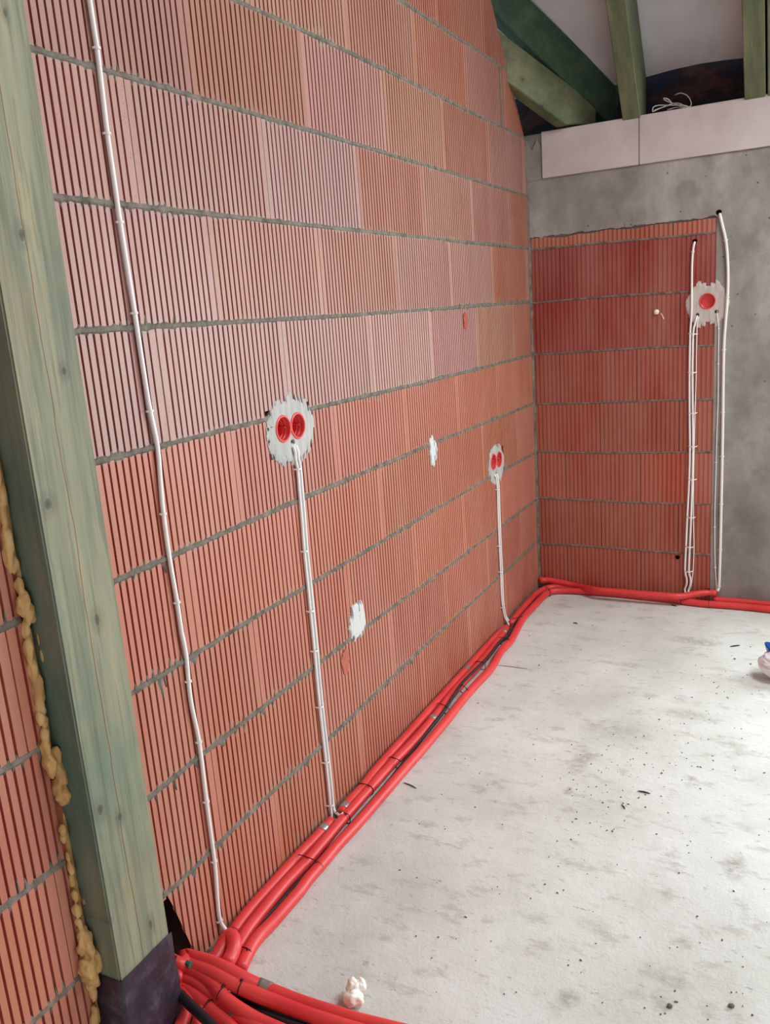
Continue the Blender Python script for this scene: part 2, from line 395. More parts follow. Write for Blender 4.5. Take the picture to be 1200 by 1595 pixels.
# upright mortar in the short brick under the slope
for (sa, za, zb_) in ((3.806, 2.262, 2.50),):
    for i in range(30):
        z0 = za+(zb_-za)*i/30; z1 = za+(zb_-za)*(i+1)/30
        wv = .008+.003*noise.noise(Vector((i*.7, 1, 1)))
        f = bm.faces.new([bm.verts.new(MW(s, z, .0012)) for s, z in ((sa-wv, z0), (sa+wv, z0), (sa+wv, z1), (sa-wv, z1))]); f.material_index = 1
# smears of mortar running down from joints
def smear(bm, M, s, z, hgt, wd, seed):
    n = 8; prev = None
    for i in range(n+1):
        t_ = i/n; ww = wd*(1-t_*.75)*(1+.4*noise.noise(Vector((seed, i*.9, 0))))
        cur = [bm.verts.new(M(s-ww+t_*.004, z-hgt*t_, -.001)), bm.verts.new(M(s+t_*.004, z-hgt*t_, .0022)), bm.verts.new(M(s+ww+t_*.004, z-hgt*t_, -.001))]
        if prev:
            for j in (0, 1): bm.faces.new((cur[j], cur[j+1], prev[j+1], prev[j])).material_index = 1
        prev = cur
for i, (px, py, h_, w_) in enumerate([(248,1052,.05,.009),(252,858,.028,.008),(272,1222,.03,.008),(240,1230,.025,.005),(696,886,.055,.012),(690,745,.02,.01),
        (256,1060,.03,.006),(300,1150,.02,.01),(410,1108,.02,.014),(300,1010,.02,.02),(715,720,.02,.012),(640,1000,.02,.02),(350,1180,.018,.02),
        (345,1322,.02,.015),(300,1352,.02,.02),(286,120,.02,.006),(620,135,.02,.01),(475,1155,.02,.02)]):
    p = on_wall(px, py); kk = min(range(1, 11), key=lambda k: abs(lerp_tab(LJ[k], p.y)-p.z)); smear(bm, MW, p.y, lerp_tab(LJ[kk], p.y)-.003, h_, w_, i*3.3)
# rows of stamped pits beside the upright joints, their shade painted as flat dots
pit = bm.loops.layers.float_color['clay']
for k in (5, 6, 7, 8, 3, 2):
    for j in (ODD if k % 2 else EVEN)[1:6]:
        if j < 1.2: continue
        for side in (-.0062, .0065):
            if random.random() < (.25 if k > 4 else .7): continue
            for i in range(26):
                if random.random() < .35: continue
                y = j+side+random.uniform(-.002, .002); z = lerp_tab(LJ[k], y)+.02+i*.0083+random.uniform(-.002, .002)
                a_ = random.uniform(.0005, .0011); b_ = a_*random.uniform(1, 2)
                f = bm.faces.new([bm.verts.new(MW(y+p*a_, z+q*b_, .0014)) for p, q in ((-1, 0), (0, -1), (1, 0), (0, 1))])
                for lp in f.loops: lp[pit] = (*lin((116, 62, 52)), 1)
# core of the wall
mi = 2
sc_ = [-2.5, .40, RECESS[0], .985, 1.13, RECESS[1], HOLE1[0], HOLE1[1], HOLE2[0], HOLE2[1], YB]
grid_face(bm, MW, sc_, [0, RECESS[3], HOLE2[2], HOLE2[3], HOLE1[2], HOLE1[3], 2.2],
          (HOLE1, HOLE2, (.985, RECESS[1], -.1, RECESS[3])), -.008, 2)
pol = [(-2.5, 2.2), (YB, 2.2), (YB, slope_top(YB)), (2.3, slope_top(2.3)), (-2.5, slope_top(2.3))]
f = bm.faces.new([bm.verts.new(MW(s, z, -.008)) for s, z in pol]); f.material_index = 2
f = bm.faces.new([bm.verts.new(MW(s, z, -.25)) for s, z in [(-2.5, 0)]+[(YB, 0)]+pol[2:]][::-1]); f.material_index = 2
edge = [(YB, 0), (YB, slope_top(YB)), (2.3, slope_top(2.3)), (-2.5, slope_top(2.3)), (-2.5, 0)]
for (a, b) in zip(edge, edge[1:]):
    f = bm.faces.new([bm.verts.new(MW(*a, 0 if a[0] > 2 and b[0] > 2 else -.008)), bm.verts.new(MW(*a, -.25)), bm.verts.new(MW(*b, -.25)), bm.verts.new(MW(*b, 0 if a[0] > 2 and b[0] > 2 else -.008))]); f.material_index = 1
# sides of the chase that the post stands in
for s in (.963, 1.132):
    f = bm.faces.new([bm.verts.new(MW(s, z, h)) for z, h in ((0, 0), (2.9, 0), (2.9, -.1), (0, -.1))]); f.material_index = 2
# plain brick above and behind the camera, out of view
f = bm.faces.new([bm.verts.new(MW(s, z, -.001)) for s, z in ((-2.5, 0), (.40, 0), (.40, 4.0), (-2.5, 4.0))]); f.material_index = 2
# mortar fillet in the corner with the back wall
prev = None
for i in range(90):
    z = i*2.25/89; a = .012+.006*noise.noise(Vector((z*14, 3, 3))); b = .010+.006*noise.noise(Vector((z*14, 8, 3)))
    cur = [bm.verts.new((.0005, YB-a, z)), bm.verts.new((.003, YB-.004, z)), bm.verts.new((b, YB-.0005, z))]
    if prev:
        for j in (0, 1): bm.faces.new((prev[j], prev[j+1], cur[j+1], cur[j])).material_index = 1
    prev = cur
M_core = mat('clay_core', (186, 110, 88), .8, .2)
wl = obj('wall_left', bm, [M_brick, M_mortar, M_core]); tag(wl, 'ribbed clay block wall on the left with grey mortar joints', 'wall', kind='structure')

# ------------------------------------------------------------------ back wall
XC = .862; ZT = 1.812
BHOLE = (.785, .868, 1.375, 1.50)
bm = bmesh.new(); cl = bm.loops.layers.float_color.new('clay')
bj = lambda k: (lambda s: .25*k-.008+.004*math.sin(s*5+k))
BO = (160, 86, 68)
bc = [BO, BO, BO, BO, (156, 80, 62), (142, 62, 52), (134, 60, 58), (168, 106, 88)]
OFF = {0: .155, 1: .334, 2: .155, 3: .334, 4: .138, 5: .334, 6: .150, 7: .300}
gg = {}
for k in range(8):
    o = OFF[k]; st = [o-.75, o-.375, o, o+.375, o+.75]
    def colf(bi, a, b, k=k): return jitter(bc[k], .06)
    zb = lambda s, k=k: (bj(k)(s)+.004 if k else .002)
    zt = lambda s, k=k: (bj(k+1)(s)-.004 if k < 7 else ZT+.012*noise.noise(Vector((s*9, 0, 0)))-.012-.006*(1-s))
    gg[k] = course(bm, cl, MB, st, zb, zt, colf, .0205, .009, .0016, .010, 0.0, XC, skip=(BHOLE,), groove_mul=.89, gap=.0034, tone=(1.04, 1.01, .96))
for k in range(1, 8):
    joint(bm, MB, bj(k), .0045, 0.0, XC, gg[k], gg[k-1], amp=.003, spike=.003, seed=100+k)
wb = obj('wall_back', bm, [M_brick, M_mortar]); tag(wb, 'dark red clay block infill with dark joints in the back wall', 'wall', kind='structure')
# concrete frame of the back wall
bm = bmesh.new()
def conc_face(M, s0, s1, z0, z1, h, holes=(), n=.06):
    ss = sorted(set([s0, s1]+[x for hh in holes for x in hh[:2]]+[s0+i*n for i in range(1, int((s1-s0)/n))]))
    zs = sorted(set([z0, z1]+[x for hh in holes for x in hh[2:]]))
    ss = [x for x in ss if s0 <= x <= s1]; zs = [x for x in zs if z0 <= x <= z1]
    grid_face(bm, M, ss, zs, holes, h, 0)
OPX0, OPX1, OPZ = 1.75, 3.75, 2.05
conc_face(MB, XC, OPX0, 0, 2.065, .0015, (BHOLE,))
conc_face(MB, OPX0, OPX1, OPZ, 2.065, .0015)
conc_face(MB, OPX1, 4.7, 0, 2.065, .0015)
# beam over the bricks with a ragged lower edge
prev = None; x = 0.0
while x <= XC+1e-6:
    zlo = ZT-.004-.006*(1-x)+.010*noise.noise(Vector((x*22, 4, 0)))+.006*noise.noise(Vector((x*70, 4, 0)))
    cur = [bm.verts.new(MB(x, zlo, -.004)), bm.verts.new(MB(x, zlo, .0015)), bm.verts.new(MB(x, 2.065, .0015))]
    if prev:
        for j in (0, 1): bm.faces.new((prev[j], cur[j], cur[j+1], prev[j+1]))
    prev = cur; x += XC/200
grid_face(bm, MB, [-.25, 0, BHOLE[0], BHOLE[1], OPX0], [0, BHOLE[2], BHOLE[3], 2.27], (BHOLE,), -.0095, 0)
conc_face(MB, 0, 4.7, 2.065, 2.268, -.004)
for lo, hi in (((-.25, YB+.009, 2.266), (4.7, YB+.25, 2.268)), ((-.25, YB+.249, 0), (OPX0, YB+.25, 2.27)), ((OPX1, YB+.249, 0), (4.7, YB+.25, 2.27)),
               ((OPX0-.001, YB, 0), (OPX0, YB+.25, OPZ)), ((OPX1, YB, 0), (OPX1+.001, YB+.25, OPZ)), ((OPX0, YB, OPZ), (OPX1, YB+.25, OPZ+.001)),
               ((OPX0, YB+.249, OPZ), (OPX1, YB+.25, 2.27))):
    box(bm, lo, hi)
# short rough upstand in the corner beside the white boards
v0 = [(0, 2.06), (.078, 2.065), (.080, 2.20), (.058, 2.245), (.03, 2.20), (.0, 2.262)]
bm.faces.new([bm.verts.new(MB(a, b, .004)) for a, b in v0])
# formwork seam
for i in range(30):
    x = .94+i*.028
cb = obj('wall_back_concrete', bm, M_conc); cb.name = 'wall_right_concrete'
cb.name = 'wall_back_concrete'; tag(cb, 'grey poured concrete column and beam framing the brick infill', 'wall', kind='structure')

# floor
bm = bmesh.new(); N = 60
grid_face(bm, lambda s, z, h: Vector((s, z, h)), [-.25+i*5.0/N for i in range(N+1)], [-2.5+i*7.0/N for i in range(N+1)], (), 0, 0)
fl = obj('floor', bm, M_floor); tag(fl, 'pale rough concrete floor', 'floor', kind='structure')
# room enclosure out of view: right wall with window, rear wall with wide opening
bm = bmesh.new()
def slab(x0, x1, y0, y1, z0, z1): box(bm, (x0, y0, z0), (x1, y1, z1))
for a in ((4.6, 4.7, -2.5, .3, 0, 3.0), (4.6, 4.7, 3.1, YB, 0, 3.0), (4.6, 4.7, .3, 3.1, 0, .85), (4.6, 4.7, .3, 3.1, 2.25, 3.0)): slab(*a)
tag(obj('wall_right', bm, M_core), 'clay block wall with a window opening, right of the view', 'wall', kind='structure')
bm = bmesh.new()
for a in ((0, .8, -2.6, -2.5, 0, 3.0), (3.8, 4.7, -2.6, -2.5, 0, 3.0), (.8, 3.8, -2.6, -2.5, 0, .5), (.8, 3.8, -2.6, -2.5, 2.6, 3.0)): slab(*a)
tag(obj('wall_rear', bm, M_core), 'clay block wall with a wide opening behind the view', 'wall', kind='structure')
# sloping roof lining
bm = bmesh.new(); SL = 1.17
def memb(x, y):
    z = 2.46+SL*(4.30-y)
    return z + .012*math.sin(x*7.5+2.2)*max(0, 1-(4.3-y)/.5)
nx = 44; ny = 30; rows = []
for j in range(ny+1):
    y = 4.30-j*(4.30-2.05)/ny
    rows.append([bm.verts.new((-.25+i*4.95/nx, y, memb(-.25+i*4.95/nx, y))) for i in range(nx+1)])
rows.append([bm.verts.new((-.25+i*4.95/nx, -2.6, rows[-1][i].co.z)) for i in range(nx+1)])
for A, B in zip(rows, rows[1:]):
    for i in range(nx): bm.faces.new((A[i], A[i+1], B[i+1], B[i]))
zr = rows[-1][0].co.z
for pts in (((4.7, -2.6, 3.0), (4.7, YB, 3.0), (4.7, YB+.1, 2.5), (4.7, 2.05, zr), (4.7, -2.6, zr)), ((-.25, -2.6, 3.0), (4.7, -2.6, 3.0), (4.7, -2.6, zr), (-.25, -2.6, zr))):
    bm.faces.new([bm.verts.new(p) for p in pts])
tag(obj('ceiling', bm, M_membrane, smooth=True), 'pale roof lining sheet stretched above the rafters', 'ceiling', kind='structure')
# dark lining at the eaves, behind the boards
bm = bmesh.new(); rows = []
for j in range(9):
    rows.append([bm.verts.new((-.25+i*4.95/110, 4.315+.014*noise.noise(Vector((i*.35, j*.8, 0))), 2.26+.34*j/8)) for i in range(111)])
for A, B in zip(rows, rows[1:]):
    for i in range(110): bm.faces.new((A[i], A[i+1], B[i+1], B[i]))
tag(obj('trim_1', bm, M_eave, smooth=True), 'dark eaves lining behind the rafters above the back wall', 'trim', kind='structure')

# ------------------------------------------------------------------ timber
def beam(name, a, b, up, wdt, hgt, material, side=1):
    """box beam: a, b are the lower visible edge; width goes to the side away from the face"""
    a, b, up = Vector(a), Vector(b), Vector(up).normalized(); d = (b-a).normalized()
    sd = d.cross(up).normalized()*side; up = sd.cross(d).normalized()*(1 if (sd.cross(d)).dot(Vector((0,0,1))) > 0 else -1)
    bm = bmesh.new(); L = (b-a).length
    vs = [bm.verts.new(a+d*l+sd*s+up*h) for l in (0, L) for s in (0, wdt) for h in (0, hgt)]
    for q in ((0,1,3,2),(4,6,7,5),(0,4,5,1),(2,3,7,6),(0,2,6,4),(1,5,7,3)): bm.faces.new([vs[i] for i in q])
    bmesh.ops.recalc_face_normals(bm, faces=bm.faces[:])
    bmesh.ops.bevel(bm, geom=[e for e in bm.edges], offset=.003, segments=2, affect='EDGES')
    return obj(name, bm, material)
# upright post, wrapped in foil at the foot
kn = []
for px, py, ry, rz in ((75, 785, .020, .026), (152, 965, .016, .030), (187, 1272, .013, .022), (170, 1440, .013, .016), (34, 366, .016, .026), (100, 578, .012, .02), (235, 1440, .012, .03), (8, 20, .01, .02), (155, 1262, .016, .03)):
    p = on_wall(px, py, .07); kn.append((p.y, p.z, ry*1.35, rz*1.25))
p1 = on_wall(80, 620, .07); p2 = on_wall(222, 1480, .07)
M_post = wood('green_treated_pine', (1.5, 1.5, .07), kn, (p1.y, p1.z, p2.y, p2.z), 0, side_tint=True)
post = empty('timber_post', (0, 1.055, 0))
tag(post, 'upright green-treated timber post standing in the left wall, black foil round its foot', 'post')
bm = bmesh.new(); box(bm, (-.085, .9835, .0), (.070, 1.131, 2.95)); bmesh.ops.bevel(bm, geom=bm.edges[:], offset=.0035, segments=3, affect='EDGES')
obj('shaft', bm, M_post, post)
bm = bmesh.new(); rings = []
outl = []
for (a, b) in (((-.088, .9795), (.074, .9795)), ((.074, .9795), (.074, 1.1345)), ((.074, 1.1345), (-.088, 1.1345)), ((-.088, 1.1345), (-.088, .9795))):
    for i in range(10): outl.append((a[0]+(b[0]-a[0])*i/10, a[1]+(b[1]-a[1])*i/10))
cx, cy = -.007, 1.057
for j in range(13):
    z = .0+.226*j/12; fl_ = .010*(1-j/12)**2
    rr = []
    for i, (x, y) in enumerate(outl):
        nrm = Vector((x-cx, y-cy, 0)).normalized(); q = .003*noise.noise(Vector((x*30, y*30, z*22)))+fl_*.7-.0018
        zz = z+(.003*noise.noise(Vector((x*14, y*14, 9))) if j == 12 else 0)
        rr.append(bm.verts.new((x+nrm.x*q, y+nrm.y*q, zz)))
    rings.append(rr)
for A, B in zip(rings, rings[1:]):
    for i in range(40): bm.faces.new((A[i], A[(i+1) % 40], B[(i+1) % 40], B[i]))
tag(obj('foil_wrap', bm, M_foil, post, smooth=True), 'black bitumen foil wrapped round the foot')
# rafters
zraf = lambda y: 2.25+SL*(YB-y)
M_raf = wood('rafter_pine', (1, .18, .18), (), None, 2)
def rafter(x0, x1, label, y1=4.285):
    bm = bmesh.new(); y0 = 2.15
    pr = [(y0, zraf(y0)), (y1, zraf(y1)), (y1, zraf(y1)+.36), (y0, zraf(y0)+.36)]
    A = [bm.verts.new((x0, y, z)) for y, z in pr]; B = [bm.verts.new((x1, y, z)) for y, z in pr]
    bm.faces.new(A[::-1]); bm.faces.new(B)
    for i in range(4): bm.faces.new((A[i], A[(i+1) % 4], B[(i+1) % 4], B[i]))
    bmesh.ops.recalc_face_normals(bm, faces=bm.faces[:]); bmesh.ops.bevel(bm, geom=bm.edges[:], offset=.003, segments=1, affect='EDGES')
    tag(obj('rafter', bm, M_raf), label, 'rafter', 'rafters over the back wall')
rafter(.457, .536, 'green rafter in the middle of the eaves, ending above the joint of the white boards')
rafter(.964, 1.046, 'green rafter at the right edge, left one of the doubled pair')
rafter(1.054, 1.134, 'green rafter at the right edge, right one of the doubled pair')
rafter(1.60, 1.68, 'green rafter over the back wall, right of the doubled pair')
M_hipd = wood('hip_pine_dark', (.35, .35, .35), (), None, 1)  # dark green preservative; the shadow on its face is in the tone too
hk = [on_wall(826, 138, 0)]
M_hipl = wood('hip_pine_light', (.35, .35, .35), ((.055, 2.47, .016, .022), (.12, 2.36, .02, .02)), None, 2, plane='xz')
def hip(pa, pb, hgt, wdt, zmin, material, label):
    """diagonal rafter seen from below: lower edge pa-pb, foot notched level at zmin"""
    a, b = Vector(pa), Vector(pb); h = Vector((b.x-a.x, b.y-a.y, 0)); L = h.length; h.normalize(); sl = (b.z-a.z)/L
    pr = [(0, a.z)]
    if b.z < zmin: pr += [((zmin-a.z)/sl, zmin), (L, zmin)]
    else: pr += [(L, b.z)]
    pr += [(L, b.z+hgt), (0, a.z+hgt)]
    sd = Vector((-h.y, h.x, 0)); bm = bmesh.new()
    A = [bm.verts.new((a.x+h.x*l, a.y+h.y*l, z)) for l, z in pr]; B = [bm.verts.new((a.x+h.x*l+sd.x*wdt, a.y+h.y*l+sd.y*wdt, z)) for l, z in pr]
    bm.faces.new(A); bm.faces.new(B[::-1])
    for i in range(len(pr)): j = (i+1) % len(pr); bm.faces.new((A[i], B[i], B[j], A[j]))
    bmesh.ops.recalc_face_normals(bm, faces=bm.faces[:]); bmesh.ops.bevel(bm, geom=bm.edges[:], offset=.003, segments=2, affect='EDGES')
    tag(obj('hip_rafter', bm, material), label, 'beam', 'diagonal beams above the wall corner')
hip((-.16, 3.748, 2.600), (.32, 4.228, 2.18), .185, .08, 2.282, M_hipl, 'pale green knotty diagonal beam just above the top of the ribbed wall')
hip((-.16, 3.748, 2.868), (.449, 4.357, 2.20), .20, .07, 2.282, M_hipd, 'dark green diagonal beam above the pale knotty one, running behind the middle rafter')
# ------------------------------------------------------------------ white boards on the beam
def board(x0, x1, label, chip=False):
    bm = bmesh.new(); box(bm, (x0, YB-.010, 2.066), (x1, YB+.003, 2.272))
    bmesh.ops.bevel(bm, geom=bm.edges[:], offset=.0015, segments=2, affect='EDGES')
    tag(obj('edge_board', bm, M_board), label, 'board', 'white edge boards on the concrete beam')
board(.080, .5265, 'pale edge board on the concrete beam, left one touching the corner')
board(.5300, 1.30, 'pale edge board on the concrete beam, right one under the coil of wire')
board(1.303, 1.95, 'pale edge board on the concrete beam, beyond the right edge of the view')
bm = bmesh.new()
box(bm, (.5262, YB-.0085, 2.066), (.5303, YB+.003, 2.268))
tag(obj('trim_2', bm, M_render), 'grey glue joint between the two pale edge boards', 'trim', kind='structure')
# coil of loose wire on the ledge
def ob(px, py, h=0): return on_back(px, py, h)
bm = bmesh.new(); yb = YB+.03
def bk(px, py, dy=0.0): return on_back(px, py, -.03-dy)
tube(bm, [bk(1017,174), bk(1018,167,.01), bk(1027,164,.02), bk(1045,164,.02), bk(1065,164,.0), bk(1074,167), bk(1068,168,.03), bk(1052,162,.05), bk(1040,158,.04), bk(1034,154,.02), bk(1036,153,.0), bk(1042,155), bk(1047,162,.02), bk(1040,165,.04), bk(1028,169,.03), bk(1018,174,.01)], .0022, 8)
tube(bm, [bk(1019,172,.02), bk(1035,166,.04), bk(1050,161,.05), bk(1062,162,.03), bk(1070,167,.01), bk(1100,165,.01)], .0022, 8)
tube(bm, [bk(1052,148,.05), bk(1060,145,.04), bk(1070,148,.03), bk(1076,156,.02), bk(1077,164,.01), bk(1070,168,.02), bk(1056,167,.05), bk(1040,171,.05)], .0020, 8)
tag(obj('wire_coil', bm, M_cable, smooth=True), 'small tangled coil of white wire lying on top of the pale board', 'wire')

# ------------------------------------------------------------------ plaster patches
def patch(name, label, cat, M, cs, cz, rs, rz, holes, material, h0=.005, cell=.0026, jag=.02, seed=1, pitch=.0186, shape=None, chips=()):
    bm = bmesh.new(); V = {}
    n = int(2.6*rs/cell); mz = int(2.8*rz/cell)
    def rad(s, z):
        ds = (s-cs)/rs; dz = (z-cz)/rz; a = math.atan2(dz, ds)
        col = math.floor((s)/(pitch/2)); rng = random.Random(col*31+seed)
        wob = .05*noise.noise(Vector((math.cos(a)*2+seed, math.sin(a)*2, 0)))
        j = (rng.random()-.6)*jag/rz*1.1*abs(math.sin(a))
        j += .035*noise.noise(Vector((s*160, z*60, seed)))
        k = shape(a) if shape else 1
        return math.hypot(ds, dz)/(k*(1+wob+j))
    def inside(s, z):
        if rad(s, z) > 1: return False
        for hs, hz, hr in holes:
            if math.hypot(s-hs, z-hz) < hr: return False
        for hs, hz, ha, hb in chips:
            if math.hypot((s-hs)/ha, (z-hz)/hb) < 1: return False
        return True
    def vert(i, j):
        if (i, j) not in V:
            s = cs+(i-n/2)*cell; z = cz+(j-mz/2)*cell; e = max(0, min(1, (1-rad(s, z))*6))
            hh = .0008+h0*(e**.5)*(.8+.25*noise.noise(Vector((s*60, z*18, seed)))+.12*noise.noise(Vector((s*400, z*60, seed))))
            V[(i, j)] = bm.verts.new(M(s, z, hh))
        return V[(i, j)]
    for i in range(n):
        for j in range(mz):
            if inside(cs+(i-n/2+.5)*cell, cz+(j-mz/2+.5)*cell):
                bm.faces.new((vert(i, j), vert(i+1, j), vert(i+1, j+1), vert(i, j+1)))
    # rim turned back to the wall gives the patch its thickness
    be = [e for e in bm.edges if e.is_boundary]
    r = bmesh.ops.extrude_edge_only(bm, edges=be)
    back = M(0, 0, -.004)-M(0, 0, 0)
    for v in [x for x in r['geom'] if isinstance(x, bmesh.types.BMVert)]:
        s_ = v.co.copy()
        if abs((M(0,0,1)-M(0,0,0)).x) > .5: v.co.x = -.004
        else: v.co.y = YB+.004
    o = obj(name, bm, material, smooth=False); tag(o, label, cat); return o
def cup(M, s, z, label, r=.0335, deep=.045, inside=True, rot=0):
    base = M(s, z, 0); e = empty('flush_box', base); tag(e, label, 'socket box', 'red flush-mounted socket boxes')
    def lathe(prof, seg=36):
        bm = bmesh.new(); R_ = []
        for (q, h) in prof: R_.append([bm.verts.new(M(s+q*math.cos(a), z+q*math.sin(a), h)) for a in (2*math.pi*k/seg for k in range(seg))])
        for A, B in zip(R_, R_[1:]):
            for k in range(seg): bm.faces.new((A[k], A[(k+1) % seg], B[(k+1) % seg], B[k]))
        return bm, R_
    hb = .0055
    bm, R_ = lathe([(r-.0012, hb), (r-.0015, -.006), (r-.003, -.007), (r-.003, -.016), (r-.0045, -.017), (r-.0045, -deep*.9), (r-.007, -deep)])
    bm.faces.new(R_[-1]); bmesh.ops.recalc_face_normals(bm, faces=bm.faces[:])
    obj('cup', bm, M_box, e, smooth=False)
    bm, R_ = lathe([(r-.0025, hb-.001), (r-.0022, hb+.0022), (r+.0018, hb+.0024), (r+.0036, hb+.0002), (r+.0036, -.003)])
    obj('rim', bm, M_box, e, smooth=True)
    for sg in (-1, 1):
        bm = bmesh.new(); c0 = M(s+sg*(r-.0075), z, -.004); c1 = M(s+sg*(r-.0075), z, -.030)
        tube(bm, [c0, c1], .0032, 10); obj('screw_post', bm, M_box, e, smooth=True)
    bm = bmesh.new(); tube(bm, [M(s-r+.004, z-.001, -.010), M(s+r*.1, z+.001, -.036)], .0010, 6); obj('mould_rib', bm, M_tie, e)
    return e
B1, B2 = on_wall(442, 668, .006), on_wall(464.5, 663, .006)
K1 = on_wall(456, 689, .004); K2 = on_wall(773, 737, .004)
C1, C2 = on_wall(769.5, 719.5, .006), on_wall(778, 715.5, .006)
RB = .0325
patch('plaster_patch', 'large grey-white plaster patch with ragged edge round the near pair of red boxes', 'plaster', MW, 1.902, 1.203, .119, .092,
      ((B1.y, B1.z, RB+.001), (B2.y, B2.z, RB+.001), (K1.y, K1.z, .009)), M_plaster, jag=.024, seed=3,
      chips=((1.792, 1.222, .004, .005), (1.790, 1.190, .003, .008), (1.806, 1.226, .004, .002), (1.86, 1.135, .0016, .006)))
patch('plaster_patch', 'smaller plaster patch round the far pair of red boxes near the corner', 'plaster', MW, 3.548, .792, .104, .093,
      ((C1.y, C1.z, RB+.001), (C2.y, C2.z, RB+.001), (K2.y, K2.z, .008)), M_plaster, jag=.024, seed=11, cell=.003)
cup(MW, B1.y, B1.z, 'left red box of the near pair, above the twin white cable'); cup(MW, B2.y, B2.z, 'right red box of the near pair, above the twin white cable')
cup(MW, C1.y, C1.z, 'left red box of the far pair near the room corner'); cup(MW, C2.y, C2.z, 'right red box of the far pair near the room corner')
q = on_wall(675, 704)
patch('plaster_splash', 'small white plaster splash halfway between the two pairs of boxes', 'plaster', MW, q.y, q.z+.004, .036, .044, (), M_splash, h0=.007, jag=.045, seed=5,
      cell=.0022, chips=((q.y+.016, q.z-.004, .0035, .02),))
q = on_wall(555, 962)
patch('plaster_splash', 'white plaster splash with a pointed top low on the ribbed wall', 'plaster', MW, q.y, q.z-.022, .054, .050, (), M_splash, h0=.008, jag=.016, seed=8,
      cell=.0024, shape=lambda a: 1+.75*max(0, math.cos(a-1.45))**5, chips=((q.y+.012, q.z+.045, .003, .03),))
BC = on_back(1102.5, 469, .004); E1 = on_back(1087, 491, .003); E2 = on_back(1117, 485.5, .003)
patch('plaster_patch', 'round grey plaster patch with ragged edge on the back wall round a single red box', 'plaster', MB, .829, 1.430, .096, .100,
      ((BC.x, BC.z, RB+.001), (E1.x, E1.z, .009), (E2.x, E2.z, .009)), M_patchb, jag=.034, seed=21, cell=.003, pitch=.0205*2)
cup(MB, BC.x, BC.z, 'single red box in the round plaster patch on the back wall', r=.0325, deep=.012)

# ------------------------------------------------------------------ cables fixed to the walls
def clip(M_, p, t, r, parent, nrm):
    """nailed plastic clip: a saddle over the cable with a nail head beside it"""
    side = t.cross(nrm).normalized(); bm = bmesh.new(); pts = []
    for k in range(9):
        a = math.pi*k/8; pts.append(p + side*math.cos(a)*(r+.0012) + nrm*(math.sin(a)*(r+.0012)))
    pts = [pts[0]-nrm*(r*.9)]+pts+[pts[-1]-nrm*(r*.9)]
    for k in range(len(pts)-1):
        pass
    W = t.normalized()*.0024; prev = None
    cen = p-nrm*(r*.3)
    for q in pts:
        o = (q-cen).normalized()*.0011
        cur = [bm.verts.new(q-W), bm.verts.new(q+W), bm.verts.new(q+W+o), bm.verts.new(q-W+o)]
        if prev:
            for i in range(4): bm.faces.new((prev[i], prev[(i+1) % 4], cur[(i+1) % 4], cur[i]))
        prev = cur
    q = p+side*(r+.0026); tube(bm, [q-nrm*(r*.8), q+nrm*.0012], .0017, 8)
    obj('cable_clip', bm, M_, parent)
def cable(name, label, pts, r, material, clips=(), nrm=(1, 0, 0), M_=None, group=None, cr=None, cat='cable'):
    bm = bmesh.new(); P = tube(bm, pts, r, 10, .02)
    o = obj(name, bm, material, smooth=True); tag(o, label, cat, group)
    nrm = Vector(nrm)
    for c in clips:
        i = min(range(1, len(P)-1), key=lambda k: (P[k]-c).length)
        clip(M_ or M_cable, P[i], P[i+1]-P[i-1], cr or r, o, nrm)
    return o
W = lambda L, h=.0062: [on_wall(a, b, h) for a, b in L]
R1 = .0052
top = on_wall(139.6, 0, .0062)
c1 = [Vector((.0062, top.y-.012, 2.9)), Vector((.0062, top.y-.004, 2.5))] + W([(139.6,0),(151,75),(160,150),(167,208),(177,277),(187,346),(198,415),(209.6,487.5),(227,600),(234,640),(245.5,696.5),(250,750),(254.5,800),(264,869),(276,938),(283,985),(290,1021),(297,1090),(310,1155),(321.6,1248),(334,1341),(338,1390),(341,1425),(345,1439)]) + [on_wall(352,1449,.014), on_wall(358,1462,.022)]
cable('white_cable', 'single white cable clipped from top to bottom of the left wall beside the post', c1, R1, M_cable,
      W([(151,75),(167,208),(187,346),(209.6,487.5),(234,643),(254.5,800),(276,938),(297,1060),(310,1155),(321.6,1250),(334,1341),(343,1433)]))
c2 = [(456,693),(462,712),(465.5,729),(468,760),(472,805),(476,857),(481,905),(485.5,950),(491.7,1012),(496,1060),(500,1099),(505,1145),(509.7,1185),(513.5,1220),(516.5,1252)]
a = [Vector((-.03, K1.y, K1.z))]
cable('white_cable', 'left cable of the twin run below the near pair of red boxes', a+[on_wall(458,697,.009)]+W([(x-2.0, y+1) for x, y in c2[1:]])+[on_wall(517,1270,.010), on_wall(516,1280,.018)], .0044, M_cable,
      W([(465,729),(475.5,857),(485,950),(491,1012),(499.5,1099),(509,1185),(516,1252)]), cr=.0085)
cable('white_cable', 'right cable of the twin run, ending in a curl by the red pipes', [Vector((-.03, K1.y+.004, K1.z+.002)), on_wall(462,696,.010)]+W([(x+2.6, y-1) for x, y in c2[1:]])+
      [on_wall(521,1262,.010), on_wall(526,1268,.03), on_wall(531,1270,.045), on_wall(535,1266,.05)], .0044, M_cable)
cable('grey_wire', 'thin grey wire lying between the twin white cables', [Vector((-.03, K1.y+.002, K1.z-.002))]+[on_wall(x+.6, y, .0085) for x, y in c2[1:]], .0024, M_grey)
c3 = [(774.5,748),(776,762),(777,800),(779,850),(781,890),(782,920),(784,945),(787,960)]
